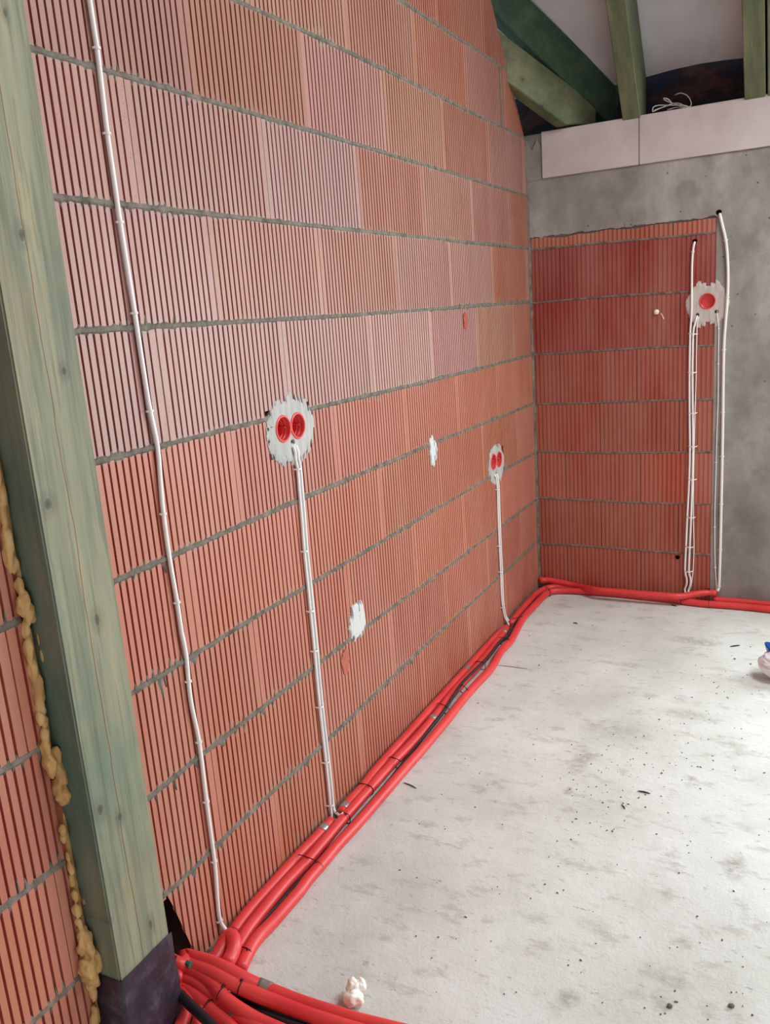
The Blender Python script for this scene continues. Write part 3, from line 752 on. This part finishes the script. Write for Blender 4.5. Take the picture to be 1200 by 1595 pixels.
cable('white_cable', 'left cable of the short twin run under the far pair of boxes', [Vector((-.03, K2.y-.01, K2.z))]+[on_wall(771.5,741,.009)]+W([(x-1.0, y) for x, y in c3])+[on_wall(791,969,.02), on_wall(793,974,.03)], .0044, M_cable,
      W([(776.5,762),(779,850),(781.5,892),(784,945)]), cr=.0085)
cable('white_cable', 'right cable of the short twin run under the far pair of boxes', [Vector((-.03, K2.y+.01, K2.z))]+[on_wall(774.5,740,.009)]+W([(x+1.5, y) for x, y in c3])+[on_wall(793,967,.02), on_wall(795,972,.03)], .0044, M_cable)
WB = lambda L, h=.0072: [on_back(a, b, h) for a, b in L]
nb = (0, -1, 0)
H1 = on_back(1083, 376, 0)
cyc = [520, 580, 643, 695, 746, 805, 851, 889]
ca = [(1080.5,386),(1078.5,410),(1078,450),(1077.5,490),(1075.5,520),(1074.5,580),(1074.5,643),(1075,695),(1074,746),(1071,805),(1069,851),(1067.5,889),(1070,900),(1070,910),(1067,918)]
cable('white_cable', 'white cable from the small hole high in the brick infill, leftmost of its bundle', [Vector((H1.x, YB+.03, H1.z)), on_back(1082.5,378,.006)]+WB(ca)+[on_back(1069,925,.02)], .0050, M_cable,
      WB([(1078.4,392)]), nb)
cable('white_cable', 'white cable from the left hole of the round patch, middle of the clipped bundle', [Vector((E1.x, YB+.03, E1.z)), on_back(1086,494,.007)]+WB([(1082.5,506),(1080.2,520),(1079,580),(1079.5,643),(1080,695),(1079,746),(1077,805),(1075,851),(1073.5,889),(1076,900),(1076,910),(1073,919)])+[on_back(1073,925,.022)], .0050, M_cable,
      WB([(1078, y) if y < 760 else (1078-(y-760)*.045, y) for y in cyc]), nb, cr=.018)
cable('thin_white_wire', 'thin white wire beside the clipped bundle on the back wall, bowing out to the right', [Vector((E1.x+.004, YB+.03, E1.z-.002)), on_back(1089,494,.006)]+WB([(1086.5,505),(1085.5,540),(1084.5,600),(1082.5,660),(1081,746),(1080.5,800),(1081.5,850),(1080.5,880),(1079,900),(1076,918)], .005), .0024, M_cable, nrm=nb, cat='wire')
cable('thin_white_wire', 'thin white wire from the right hole of the round patch, along the brick edge', [Vector((E2.x, YB+.03, E2.z)), on_back(1117.5,489,.006)]+WB([(1118.5,500),(1120,512),(1119.5,560),(1119,620),(1117,680),(1115.5,740),(1114,800),(1114,860),(1115,890),(1116.5,912),(1116,921)], .005), .0024, M_cable,
      WB([(1120,512),(1119.5,565),(1116.5,720),(1114,822),(1114,885)], .005), nb, cat='wire')
H2 = on_back(1120.5, 331, 0)
cable('white_cable', 'thick white cable from the top hole down the concrete at the right', [Vector((H2.x, YB+.03, H2.z)), on_back(1122,335,.008)]+WB([(1126,352),(1131,374),(1133.5,400),(1134.5,430),(1134,455),(1132.5,480),(1130,510),(1128,545),(1127,600),(1126.5,650),(1125.5,711),(1124,785),(1122.5,856),(1121,905),(1120,916)])+[on_back(1118,921,.02)], .0068, M_cable,
      WB([(1131,374),(1132.5,465),(1128,545),(1126.5,640),(1125.5,711),(1124,785),(1122.5,856),(1121,914)]), nb)
# drill holes: closed black discs on the face, the shade inside painted on
def drill(M, p, r, label, parent=None):
    c = (p.y, p.z) if M is MW else (p.x, p.z)
    bm = bmesh.new(); A = []; 
    for h, rr in ((.0016, r*1.1), (.0034, r), (.0026, r*.8)):
        A.append([bm.verts.new(M(c[0]+rr*math.cos(a)*(1+.15*math.sin(3*a)), c[1]+rr*math.sin(a), h)) for a in (2*math.pi*k/14 for k in range(14))])
    for X, Y in zip(A, A[1:]):
        for k in range(14): bm.faces.new((X[k], X[(k+1) % 14], Y[(k+1) % 14], Y[k]))
    bm.faces.new(A[-1]); o = obj('trim_3', bm, M_dark); tag(o, label, 'hole', kind='structure')
drill(MB, on_back(1056, 868), .0095, 'drill hole low in the brick infill, its shade painted as a black disc')
drill(MB, H1, .0095, 'cable hole high in the brick infill, its shade painted as a black disc'); drill(MB, H2, .011, 'cable hole at the top right of the infill, its shade painted as a black disc')
bm = bmesh.new(); p = on_back(1023, 486, .004)
bmesh.ops.create_icosphere(bm, subdivisions=2, radius=.013, matrix=Matrix.Translation(p))
for v in bm.verts: v.co = p+(v.co-p)*(1+.3*noise.noise(v.co*60)); v.co.y = p.y+(v.co.y-p.y)*.5
tag(obj('foam_plug', bm, M_foamw, smooth=True), 'small cream foam plug in the brick infill left of the cables', 'plug')
bm = bmesh.new(); tube(bm, [on_back(1030, 488, .001), on_back(1032.5, 492, .022), on_back(1034.5, 497, .026)], .0022, 8)
tag(obj('wall_plug_pin', bm, M_cable), 'short white pin sticking out beside the cream foam plug', 'pin')
# broken spots of the clay face
def chipspot(px, py, rs, rz, seed, label):
    c = on_wall(px, py, 0); bm = bmesh.new(); cc = bm.loops.layers.float_color.new('clay'); ctr = bm.verts.new((-.004, c.y, c.z)); ringv = []
    for k in range(18):
        a = 2*math.pi*k/18; q = 1+.35*noise.noise(Vector((math.cos(a)*2, math.sin(a)*2, seed)))
        ringv.append(bm.verts.new((.0016, c.y+rs*q*math.cos(a), c.z+rz*q*math.sin(a))))
    mid = [bm.verts.new((.0010 if k % 3 else .002, (v.co.y+c.y)/2, (v.co.z+c.z)/2)) for k, v in enumerate(ringv)]
    ctr.co.x = .0004
    for k in range(18):
        j = (k+1) % 18; bm.faces.new((ringv[k], ringv[j], mid[j], mid[k])); bm.faces.new((mid[k], mid[j], ctr))
    for f in bm.faces:
        for lp in f.loops: lp[cc] = (*lin((172, 78, 52)), 1)
    tag(obj('trim_4', bm, M_brick), label, 'broken clay', kind='structure')
chipspot(725, 500, .022, .034, 1, 'broken reddish spot in the upper right of the ribbed wall')
chipspot(538, 1030, .026, .040, 6, 'broken reddish spot low on the ribbed wall under the plaster splash')

# ------------------------------------------------------------------ red conduits
RC = .0162
def cpts(L, r=RC):
    out = []
    for t_ in L:
        px, py = t_[0], t_[1]; z = t_[2] if len(t_) > 2 else r+.0015
        p = on_floor(px, py, z)
        p.x = max(p.x, r+.004) if p.y > 1.27 else p.x
        p.y = min(p.y, YB-r-.003)
        out.append(p)
    return out
def conduit(label, L, r=RC, name='red_conduit', material=None, group='red conduits along the walls', cat='pipe', pre=(), post=(), tapes=()):
    P = [Vector(p) for p in pre]+cpts(L, r)+[Vector(p) for p in post]
    bm = bmesh.new()
    Q = tube(bm, P, r, 18, .015)
    o = obj(name, bm, material or M_red, smooth=True); tag(o, label, cat, group)
    for (px, py, wdt, mt, lab) in tapes:
        c = on_floor(px, py, r+.0015); i = min(range(2, len(Q)-2), key=lambda k: (Q[k]-c).length)
        b2 = bmesh.new(); d = (Q[i+1]-Q[i-1]).normalized()
        tube(b2, [Q[i]-d*wdt/2, Q[i], Q[i]+d*wdt/2], r+.0012, 18); tag(obj('tape_band', b2, mt, o, smooth=True), lab)
    return o
# three runs along the left wall
conduit('red conduit next to the ribbed wall, between the hairpin and the twin cable', [(364,1453),(370,1443),(390,1414),(427,1371),(467,1331),(483,1315),(504,1293),(516,1279)],
        tapes=((505,1292,.026,M_zinc,'grey strap near its end'),))
conduit('red conduit next to the ribbed wall, starting where the twin cable ends', [(531,1268),(545,1249),(567,1225),(580,1207),(602,1180),(627,1152),(650,1127),(666,1108),(686,1083),(710,1058),(724,1043),(742,1024),(760,1005),(775,990),(788,978)],
        tapes=((536,1262,.024,M_zinc,'grey strap at its near end'),(724,1043,.03,M_tape,'grey tape wrapped round it')))
conduit('red middle conduit of the run along the ribbed wall', [(357,1496,.018),(374,1470),(386,1450),(410,1419),(443,1379),(478,1343),(503,1314),(527,1285),(545,1264),(567,1239),(587,1217),(610,1191),(635,1165),(664,1133),(684,1109),(704,1082),(722,1062),(744,1039),(766,1012),(781,992),(790,978)],
        tapes=((672,1121,.022,M_zinc,'grey strap round it'),(786,986,.02,M_zinc,'grey strap near its far end')))
conduit('red outer conduit beside the ribbed wall, turning at the corner along the back wall', [(374,1512),(381,1496),(391,1476),(404,1458),(427,1434),(447,1411),(467,1388),(481,1369),(496,1352),(512,1333),(527,1315),(553,1287),(577,1260),(602,1231),(627,1202),(658,1167),(680,1141),(700,1117),(720,1091),(743,1065),(766,1040),(781,1014),(796,998),(807,978),(817,961),(836,940),(850,926),(862,921),(885,920),(917,922),(960,925),(1000,929),(1040,933),(1062,936),(1085,939),(1107,941),(1150,944),(1200,949),(1260,955)], post=[(1.52, 4.085, .0177), (1.74, 4.09, .0177), (1.95, 4.09, .0177)])
conduit('red inner conduit beyond the far cable run, bending round the corner', [(796,972),(806,958),(820,942),(836,925),(846,919),(858,915),(880,914),(900,915)], post=[on_floor(930,919,.019), on_floor(965,922,.018)])
conduit('red conduit coming out of the corner and dropping behind the others', [(844,904,.05),(853,903,.050),(862,904,.048),(880,908,.040),(900,913,.032),(930,919,.050),(965,922,.052),(1000,925,.052),(1040,928,.052),(1060,929,.05),(1085,925,.05),(1105,923,.05),(1118,922,.05)], pre=[(.02, YB-.022, .056)])
conduit('red conduit at the right end of the back wall run, lying behind the outer one', [(1112,934),(1150,937),(1200,942),(1260,948)], post=[(1.52, 4.122, .0177), (1.74, 4.128, .0177), (1.95, 4.128, .0177)])
conduit('dark cable running between the red conduits along the ribbed wall', [(366,1500,.008),(378,1474,.008),(395,1450,.008),(425,1418,.010),(452,1388,.010),(480,1357,.008),(510,1325,.006),(560,1270,.006),(610,1212,.006),(650,1160,.012),(674,1130,.022),(692,1107,.026),(708,1082,.03),(722,1062,.03),(744,1040,.03),(762,1022,.030),(779,1000,.03),(793,988,.026),(800,974,.02),(812,960,.016),(826,944,.012),(840,928,.008),(860,918,.008)], r=.0062, name='black_cable_and_gap', material=M_dkcable, group=None, cat='cable')
# hairpin end where the single cable enters
conduit('short arched red conduit that the single white cable enters', [], pre=[on_floor(329,1503,.030), on_floor(340,1486,.036), on_floor(350,1467,.046), on_floor(358,1457,.056), on_floor(364,1463,.056), on_floor(365,1475,.050), on_floor(360,1490,.042), on_floor(352,1503,.042)], group='red conduits crossing in the foreground', r=.0178)
# conduits crossing the foreground, coming out of the broken corner beside the post
G = 'red conduits crossing in the foreground'
conduit('topmost red conduit of the foreground bundle, with a grey tape band', [(286,1489,.064),(299,1491,.064),(325,1498,.064),(355,1511,.062),(386,1528,.050),(412,1539,.034),(470,1562),(520,1578),(560,1590),(620,1605),(700,1625)], pre=[(-.12, 1.165, .10), (-.03, 1.185, .088), (.03, 1.195, .072)], group=G,
        tapes=((412,1537,.032,M_tape,'brown-grey tape band'),))
conduit('second red conduit from the top of the foreground bundle', [(300,1505,.060),(325,1513,.060),(350,1525,.056),(374,1537,.046),(400,1549,.036),(430,1561,.025),(470,1577),(530,1597),(600,1618)], pre=[on_floor(297,1504,.06)-Vector((.012,-.004,-.001))], group=G)
conduit('third red conduit of the foreground bundle, curving down from behind the foil', [(274,1504,.060),(290,1508,.058),(310,1516,.054),(335,1535,.046),(352,1556,.038),(375,1573,.030),(400,1588,.022),(440,1606),(480,1622)], pre=[(-.10, 1.155, .062), (-.02, 1.165, .062), (.03, 1.170, .062)], group=G, r=.0150)
conduit('fourth red conduit of the foreground bundle, wide arc in the lower left', [(276,1521,.044),(292,1524,.042),(310,1534,.038),(328,1548,.030),(345,1564,.022),(365,1580),(385,1592),(420,1612)], pre=[(-.10, 1.150, .024), (-.02, 1.152, .03), (.035, 1.150, .038)], group=G, r=.0150,
        tapes=((363,1579,.012,M_tape,'small dark tape spot'),))
conduit('lowest red conduit of the foreground bundle, tied beside the black cable', [(282,1540,.030),(298,1547,.028),(314,1560,.024),(334,1578,.019),(352,1594),(380,1620)], pre=[(.06, 1.140, .020), (.085, 1.140, .026)], group=G, r=.0150)
conduit('red conduit running towards the viewer at the bottom left, left of the pair', [(292,1572,.02),(285,1590,.02),(272,1625,.02)], pre=[on_floor(300,1556,.018)+Vector((-.01,0,-.0))], group=G, r=.0155)
conduit('red conduit running towards the viewer at the bottom left, right of the pair', [(313,1580,.018),(308,1600,.018),(300,1630,.018)], pre=[on_floor(316,1570,.018)], group=G, r=.0150)
conduit('thick black cable lying over the lowest red conduits beside the foil', [(273,1545,.055),(283,1552,.058),(298,1567,.060),(312,1580,.060),(326,1593,.058),(350,1618,.05)], pre=[(.07, 1.139, .052)], r=.0112, name='black_cable_and_gap', material=M_black, group=None, cat='cable')
conduit('black strand drawn as the shaded gap between the crossing red conduits', [(345,1548,.009),(365,1553,.009),(385,1558,.009),(410,1569,.009),(440,1580,.009),(490,1595,.009),(540,1612,.009)], r=.0088, name='black_cable_and_gap', material=M_black, group=None, cat='cable')  # this and the next: black tubes standing in for the shaded gap between conduits
conduit('second black strand drawn as the shaded gap between the crossing red conduits', [(352,1560,.009),(380,1570,.009),(410,1578,.009),(440,1590,.009),(480,1604,.009)], r=.0080, name='black_cable_and_gap', material=M_black, group=None, cat='cable')
bm = bmesh.new(); tube(bm, [(.02, 1.168, .105), on_floor(276,1492,.085), on_floor(284,1496,.080)], .006, 8)
o = obj('cable_stub', bm, M_black, smooth=True); tag(o, 'short black cable stub with a green end beside the top conduits', 'cable')
bm = bmesh.new(); tube(bm, [on_floor(284,1496,.080), on_floor(291,1500,.078)], .0045, 8); obj('core_insulation', bm, M_cable, o)
bm = bmesh.new(); tube(bm, [on_floor(291,1500,.078), on_floor(297,1503,.077)], .0075, 8); obj('end_cap', bm, mat('green_cap', (60, 110, 84), .5), o)

# ties
def tie(pa, pb, label, z=RC+.0015, r=RC, pigtail=True, h=None, rt=.0014):
    A, B = on_floor(*pa, z), on_floor(*pb, z)
    A.x = max(A.x, .005) if A.y > 1.3 else A.x
    c = (A+B)/2; d = (B-A); hw = d.length/2+.001; d = d.normalized(); up = Vector((0, 0, 1)); hh = (h or r)+.0016
    pts = []
    for k in range(40):
        a = 2*math.pi*k/40; ca_, sa = math.cos(a), math.sin(a); e = .62
        q = c+d*hw*math.copysign(abs(ca_)**e, ca_)+up*hh*math.copysign(abs(sa)**e, sa)
        q.z = max(q.z, rt+.0002); pts.append(q)
    bm = bmesh.new(); ring(bm, pts, rt)
    if pigtail:
        q = pts[7]+up*.001; s_ = d.cross(up)
        tube(bm, [q-up*.001, q+up*.001+s_*.003, q+up*.0005+s_*.006], rt*1.5, 6)
    tag(obj('tie_wire', bm, M_tie, smooth=True), label, 'tie', 'dark ties round the conduits')
tie((372,1483), (392,1488), 'dark tie round the outer and middle conduits just behind the hairpin')
tie((463,1337), (503,1353), 'dark tie across all three conduits, nearest one to the viewer along the wall')
tie((524,1270), (545,1276), 'dark tie on the middle conduit where the twin cable ends')
tie((558,1226), (581,1232), 'dark tie on the inner two conduits, just beyond the curled cable end')
tie((606,1184), (629,1194), 'dark tie on the outer conduits beside the dark splinter')
tie((681,1100), (700,1108), 'dark tie round the conduits between the grey strap and the grey tape')
tie((716,1070), (732,1082), 'dark tie round the outer conduit beside the grey tape')
tie((741,1035), (756,1038), 'dark tie just beyond the grey tape')
tie((775,997), (797,1002), 'dark tie close below the far cable run')
tie((795,970), (817,964), 'dark tie just past the end of the far cable run')
tie((850,917), (858,925), 'dark tie on the conduits at the room corner')
bm = bmesh.new()
def tie3(c, axis, r, label):
    axis = Vector(axis).normalized(); n = axis.orthogonal().normalized(); b = axis.cross(n); bm = bmesh.new()
    ring(bm, [Vector(c)+(n*math.cos(a)+b*math.sin(a))*r for a in (2*math.pi*k/28 for k in range(28))], .0014)
    tube(bm, [Vector(c)+Vector((0,0,r)), Vector(c)+Vector((.003,.004,r+.001))], .0026, 6)
    tag(obj('tie_wire', bm, M_tie, smooth=True), label, 'tie', 'dark ties round the conduits')
a, b = on_floor(350,1525,.056), on_floor(400,1549,.036); tie3(on_floor(376,1538,.045), b-a, RC+.0018, 'dark tie round the second foreground conduit')
a, b = on_floor(335,1535,.046), on_floor(375,1567,.030); tie3(on_floor(347,1547,.040), b-a, RC+.0018, 'dark tie round the third foreground conduit')
a, b = on_floor(298,1547,.028), on_floor(334,1578,.019); tie3(on_floor(325,1570,.0215), b-a, RC+.0018, 'dark tie round the lowest foreground conduit')
a, b = cpts([(1040,933), (1085,939)]); tie3((a+b)/2, b-a, RC+.0018, 'dark tie where the back wall conduits split')
a, b = cpts([(1085,939), (1125,942)]); tie3((a+b)/2, b-a, RC+.0018, 'dark tie on the lower back wall conduit right of the split')
a, b = on_floor(1062,928,.05), on_floor(1118,922,.05); tie3(on_floor(1104,923,.05), b-a, RC+.0018, 'dark tie near the end of the upper back wall conduit')

# ------------------------------------------------------------------ expanding foam in the gap left of the post
bm = bmesh.new()
def blob(px, py, s, el=1.0, h=.012, seed=0):
    c = on_wall(px, py, h); v = bmesh.ops.create_icosphere(bm, subdivisions=3, radius=s)['verts']
    for q in v:
        d = q.co.copy(); k = 1+.55*noise.noise(d*75+Vector((seed, 0, 0)))+.25*noise.noise(d*190)
        q.co = c+Vector((d.x*k, d.y*k*.9, d.z*k*el))
rnd = random.Random(4)
spec = [(2,768,.010,2.4),(5,800,.010,2.4),(10,840,.012,2.2),(15,868,.012,2.0),(22,880,.010,1.6),(32,915,.012,1.5),(37,942,.017,1.2),(44,955,.017,1.1),(52,962,.010,1.0),
        (42,985,.012,1.8),(45,1015,.013,1.8),(52,1045,.013,1.8),(58,1075,.015,1.8),(61,1098,.014,1.4),(70,1048,.008,1.6),(66,1020,.006,2.6),(64,1060,.006,2),(60,995,.004,3),
        (62,1118,.010,1.4),(70,1122,.010,1.2),(68,1146,.012,1.4),(72,1165,.014,1.5),(78,1190,.018,1.3),(88,1180,.012,1.8),(94,1205,.016,1.6),(92,1228,.021,1.1),(98,1240,.018,1.0),
        (97,1292,.010,1.2),(100,1305,.010,1.2),(106,1335,.007,1.6),(110,1350,.008,1.8),(112,1372,.010,1.6),(118,1395,.009,1.6),(120,1418,.011,1.5),(124,1438,.010,1.2),
        (128,1450,.012,1.2),(132,1470,.021,1.2),(140,1490,.026,1.1),(135,1510,.022,1.1),(146,1500,.018,1.1),(142,1525,.018,1.1),(145,1548,.010,1.8),(149,1575,.010,1.8),(147,1592,.010,1.8),
        (132,1395,.007,1.4),(130,1405,.006,1.2),(-6,740,.010,2.4),(-12,700,.010,2.6)]
for i, (px, py, s, el) in enumerate(spec): blob(px, py, s*.80, el*1.35, rnd.uniform(.0, .012), i*3.1)
# thin bead joining them inside the gap
tube(bm, [on_wall(-15,690,-.012)]+[on_wall(px+3, py, -.012) for px, py, s, el in sorted(spec[:44], key=lambda q: q[1]) if py > 760 and s > .009], .009, 8, .02)
fo = obj('expanding_foam', bm, M_foam); tag(fo, 'yellow-brown expanding foam squeezed out along the left side of the post', 'foam')
md = fo.modifiers.new('remesh', 'REMESH'); md.mode = 'VOXEL'; md.voxel_size = .0022; md.use_smooth_shade = True

# ------------------------------------------------------------------ things on the floor
bm = bmesh.new(); p = on_floor(549, 1562, 0)
def lump(c, rad, sc, rot, seed):
    v = bmesh.ops.create_icosphere(bm, subdivisions=4, radius=1)['verts']; R3 = Matrix.Rotation(rot, 3, 'Z')
    for q in v:
        d = q.co.copy(); k = 1+.28*noise.noise(d*1.7+Vector((seed, 0, 0)))+.10*noise.noise(d*5)
        q.co = Vector(c)+R3 @ Vector((d.x*k*rad*sc[0], d.y*k*rad*sc[1], d.z*k*rad*sc[2]))
a = on_floor(550, 1556, .018); lump(a, .0205, (1.15, .8, .85), .3, 1)
a = on_floor(551, 1539, .024); lump(a, .019, (.85, .9, 1.15), .9, 4)
a = on_floor(563, 1534, .026); lump(a, .013, (.8, 1.1, 1.2), .6, 7)
o = obj('foam_scrap', bm, M_foamw); tag(o, 'cream-white scrap of foam on the floor in front of the red conduits', 'scrap')
md = o.modifiers.new('remesh', 'REMESH'); md.mode = 'VOXEL'; md.voxel_size = .0016; md.use_smooth_shade = True
# bag at the right edge
e = empty('plastic_bag', on_floor(1215, 1050, 0)); tag(e, 'crumpled white plastic bag with a blue top at the right edge of the floor', 'bag')
bm = bmesh.new(); c = on_floor(1224, 1057, 0); c.z = .056
v = bmesh.ops.create_icosphere(bm, subdivisions=5, radius=1)['verts']
for q in v:
    d = q.co.copy(); k = 1+.08*noise.noise(Vector((d.x*1.5, d.y*1.5, d.z*9)))+.03*noise.noise(d*4)
    q.co = Vector((c.x+d.x*k*.098, c.y+d.y*k*.085, max(.001, c.z+d.z*k*.058)))
obj('bag_body', bm, M_bag, e, smooth=True)
bm = bmesh.new(); A = on_floor(1187, 1036, .125)
g0 = [on_floor(1185, 1040, .10), on_floor(1193, 1049, .085), on_floor(1250, 1050, .085), on_floor(1250, 1034, .135), on_floor(1186, 1034, .13)]
pts = [Vector((c.x-.080, c.y+.020, .128)), Vector((c.x-.058, c.y+.005, .106)), Vector((c.x+.08, c.y+.00, .110)), Vector((c.x+.09, c.y+.02, .134)), Vector((c.x-.080, c.y+.03, .136))]
F_ = [bm.verts.new(q) for q in pts]; T_ = [bm.verts.new(q+Vector((.008, .03, -.045))) for q in pts]
bm.faces.new(F_); bm.faces.new(T_[::-1])
for i in range(5): bm.faces.new((F_[i], T_[i], T_[(i+1) % 5], F_[(i+1) % 5]))
bmesh.ops.recalc_face_normals(bm, faces=bm.faces[:]); bmesh.ops.bevel(bm, geom=bm.edges[:], offset=.004, segments=2, affect='EDGES')
obj('blue_top', bm, M_blue, e)
# splinters
def splinter(pa, pb, r, label):
    A, B = on_floor(*pa, r), on_floor(*pb, r); bm = bmesh.new()
    tube(bm, [A, (A+B)/2+Vector((.001, .002, 0)), B], r, 5, .01, rfun=lambda t_, i: r*(.4+.6*math.sin(math.pi*min(1, max(0, t_*.9+.05)))))
    for v in bm.verts: v.co.z = max(.0004, v.co.z)
    tag(obj('wood_splinter', bm, M_twig), label, 'splinter', 'dark splinters on the floor')
splinter((629,1219), (649,1228), .0022, 'dark splinter on the floor close to the outer red conduit')
splinter((994,1232), (1013,1236), .0026, 'dark splinter in the middle of the floor')
splinter((968,1253), (974,1260), .0020, 'tiny dark splinter left of and below the middle one')
splinter((1138,1007), (1153,1005), .0032, 'dark splinter on the floor left of the plastic bag')
splinter((775,1036), (822,1042), .0012, 'hair-thin dark fibre on the floor beyond the conduits')
splinter((1045,942), (1054,944), .0030, 'dark splinter below the conduits at the cable bundle')
splinter((893,970), (900,971), .0030, 'dark splinter on the far floor near the back conduits')
# loose grit
bm = bmesh.new(); rg = random.Random(12)
spots = [(1145,1026,.008),(1170,1034,.007),(1043,1566,.011),(905,1012,0.005),(1031,1204,.006),(1093,1001,.004),(745,1095,.005),(840,1036,.006),(825,990,.005),(1140,1566,.011)]
for px, py, s in spots:
    p = on_floor(px, py, s*.3); vv = bmesh.ops.create_icosphere(bm, subdivisions=1, radius=s*.6)['verts']
    for q in vv: q.co = p+Vector((q.co.x*rg.uniform(.7, 1.4), q.co.y, q.co.z*.5))
for i in range(330):
    px = rg.uniform(620, 1200); py = rg.uniform(940, 1590)
    if rg.random() < .45: a_ = rg.random(); px = 890+260*a_+rg.gauss(0, 40); py = 1260-180*a_+rg.gauss(0, 45)
    p = on_floor(px, py, 0)
    if p.x < .24 or p.y > 3.95: continue
    s = rg.uniform(.0009, .0026); vv = bmesh.ops.create_icosphere(bm, subdivisions=1, radius=s)['verts']
    ax = rg.uniform(.6, 2.2); rt = Matrix.Rotation(rg.uniform(0, 6), 3, 'Z')
    for q in vv: d = rt @ Vector((q.co.x*ax, q.co.y, q.co.z*.6)); q.co = Vector((p.x, p.y, s*.4))+d
tag(obj('loose_grit', bm, M_chip), 'scattered dark grit and crumbs on the pale floor', 'grit', kind='stuff')
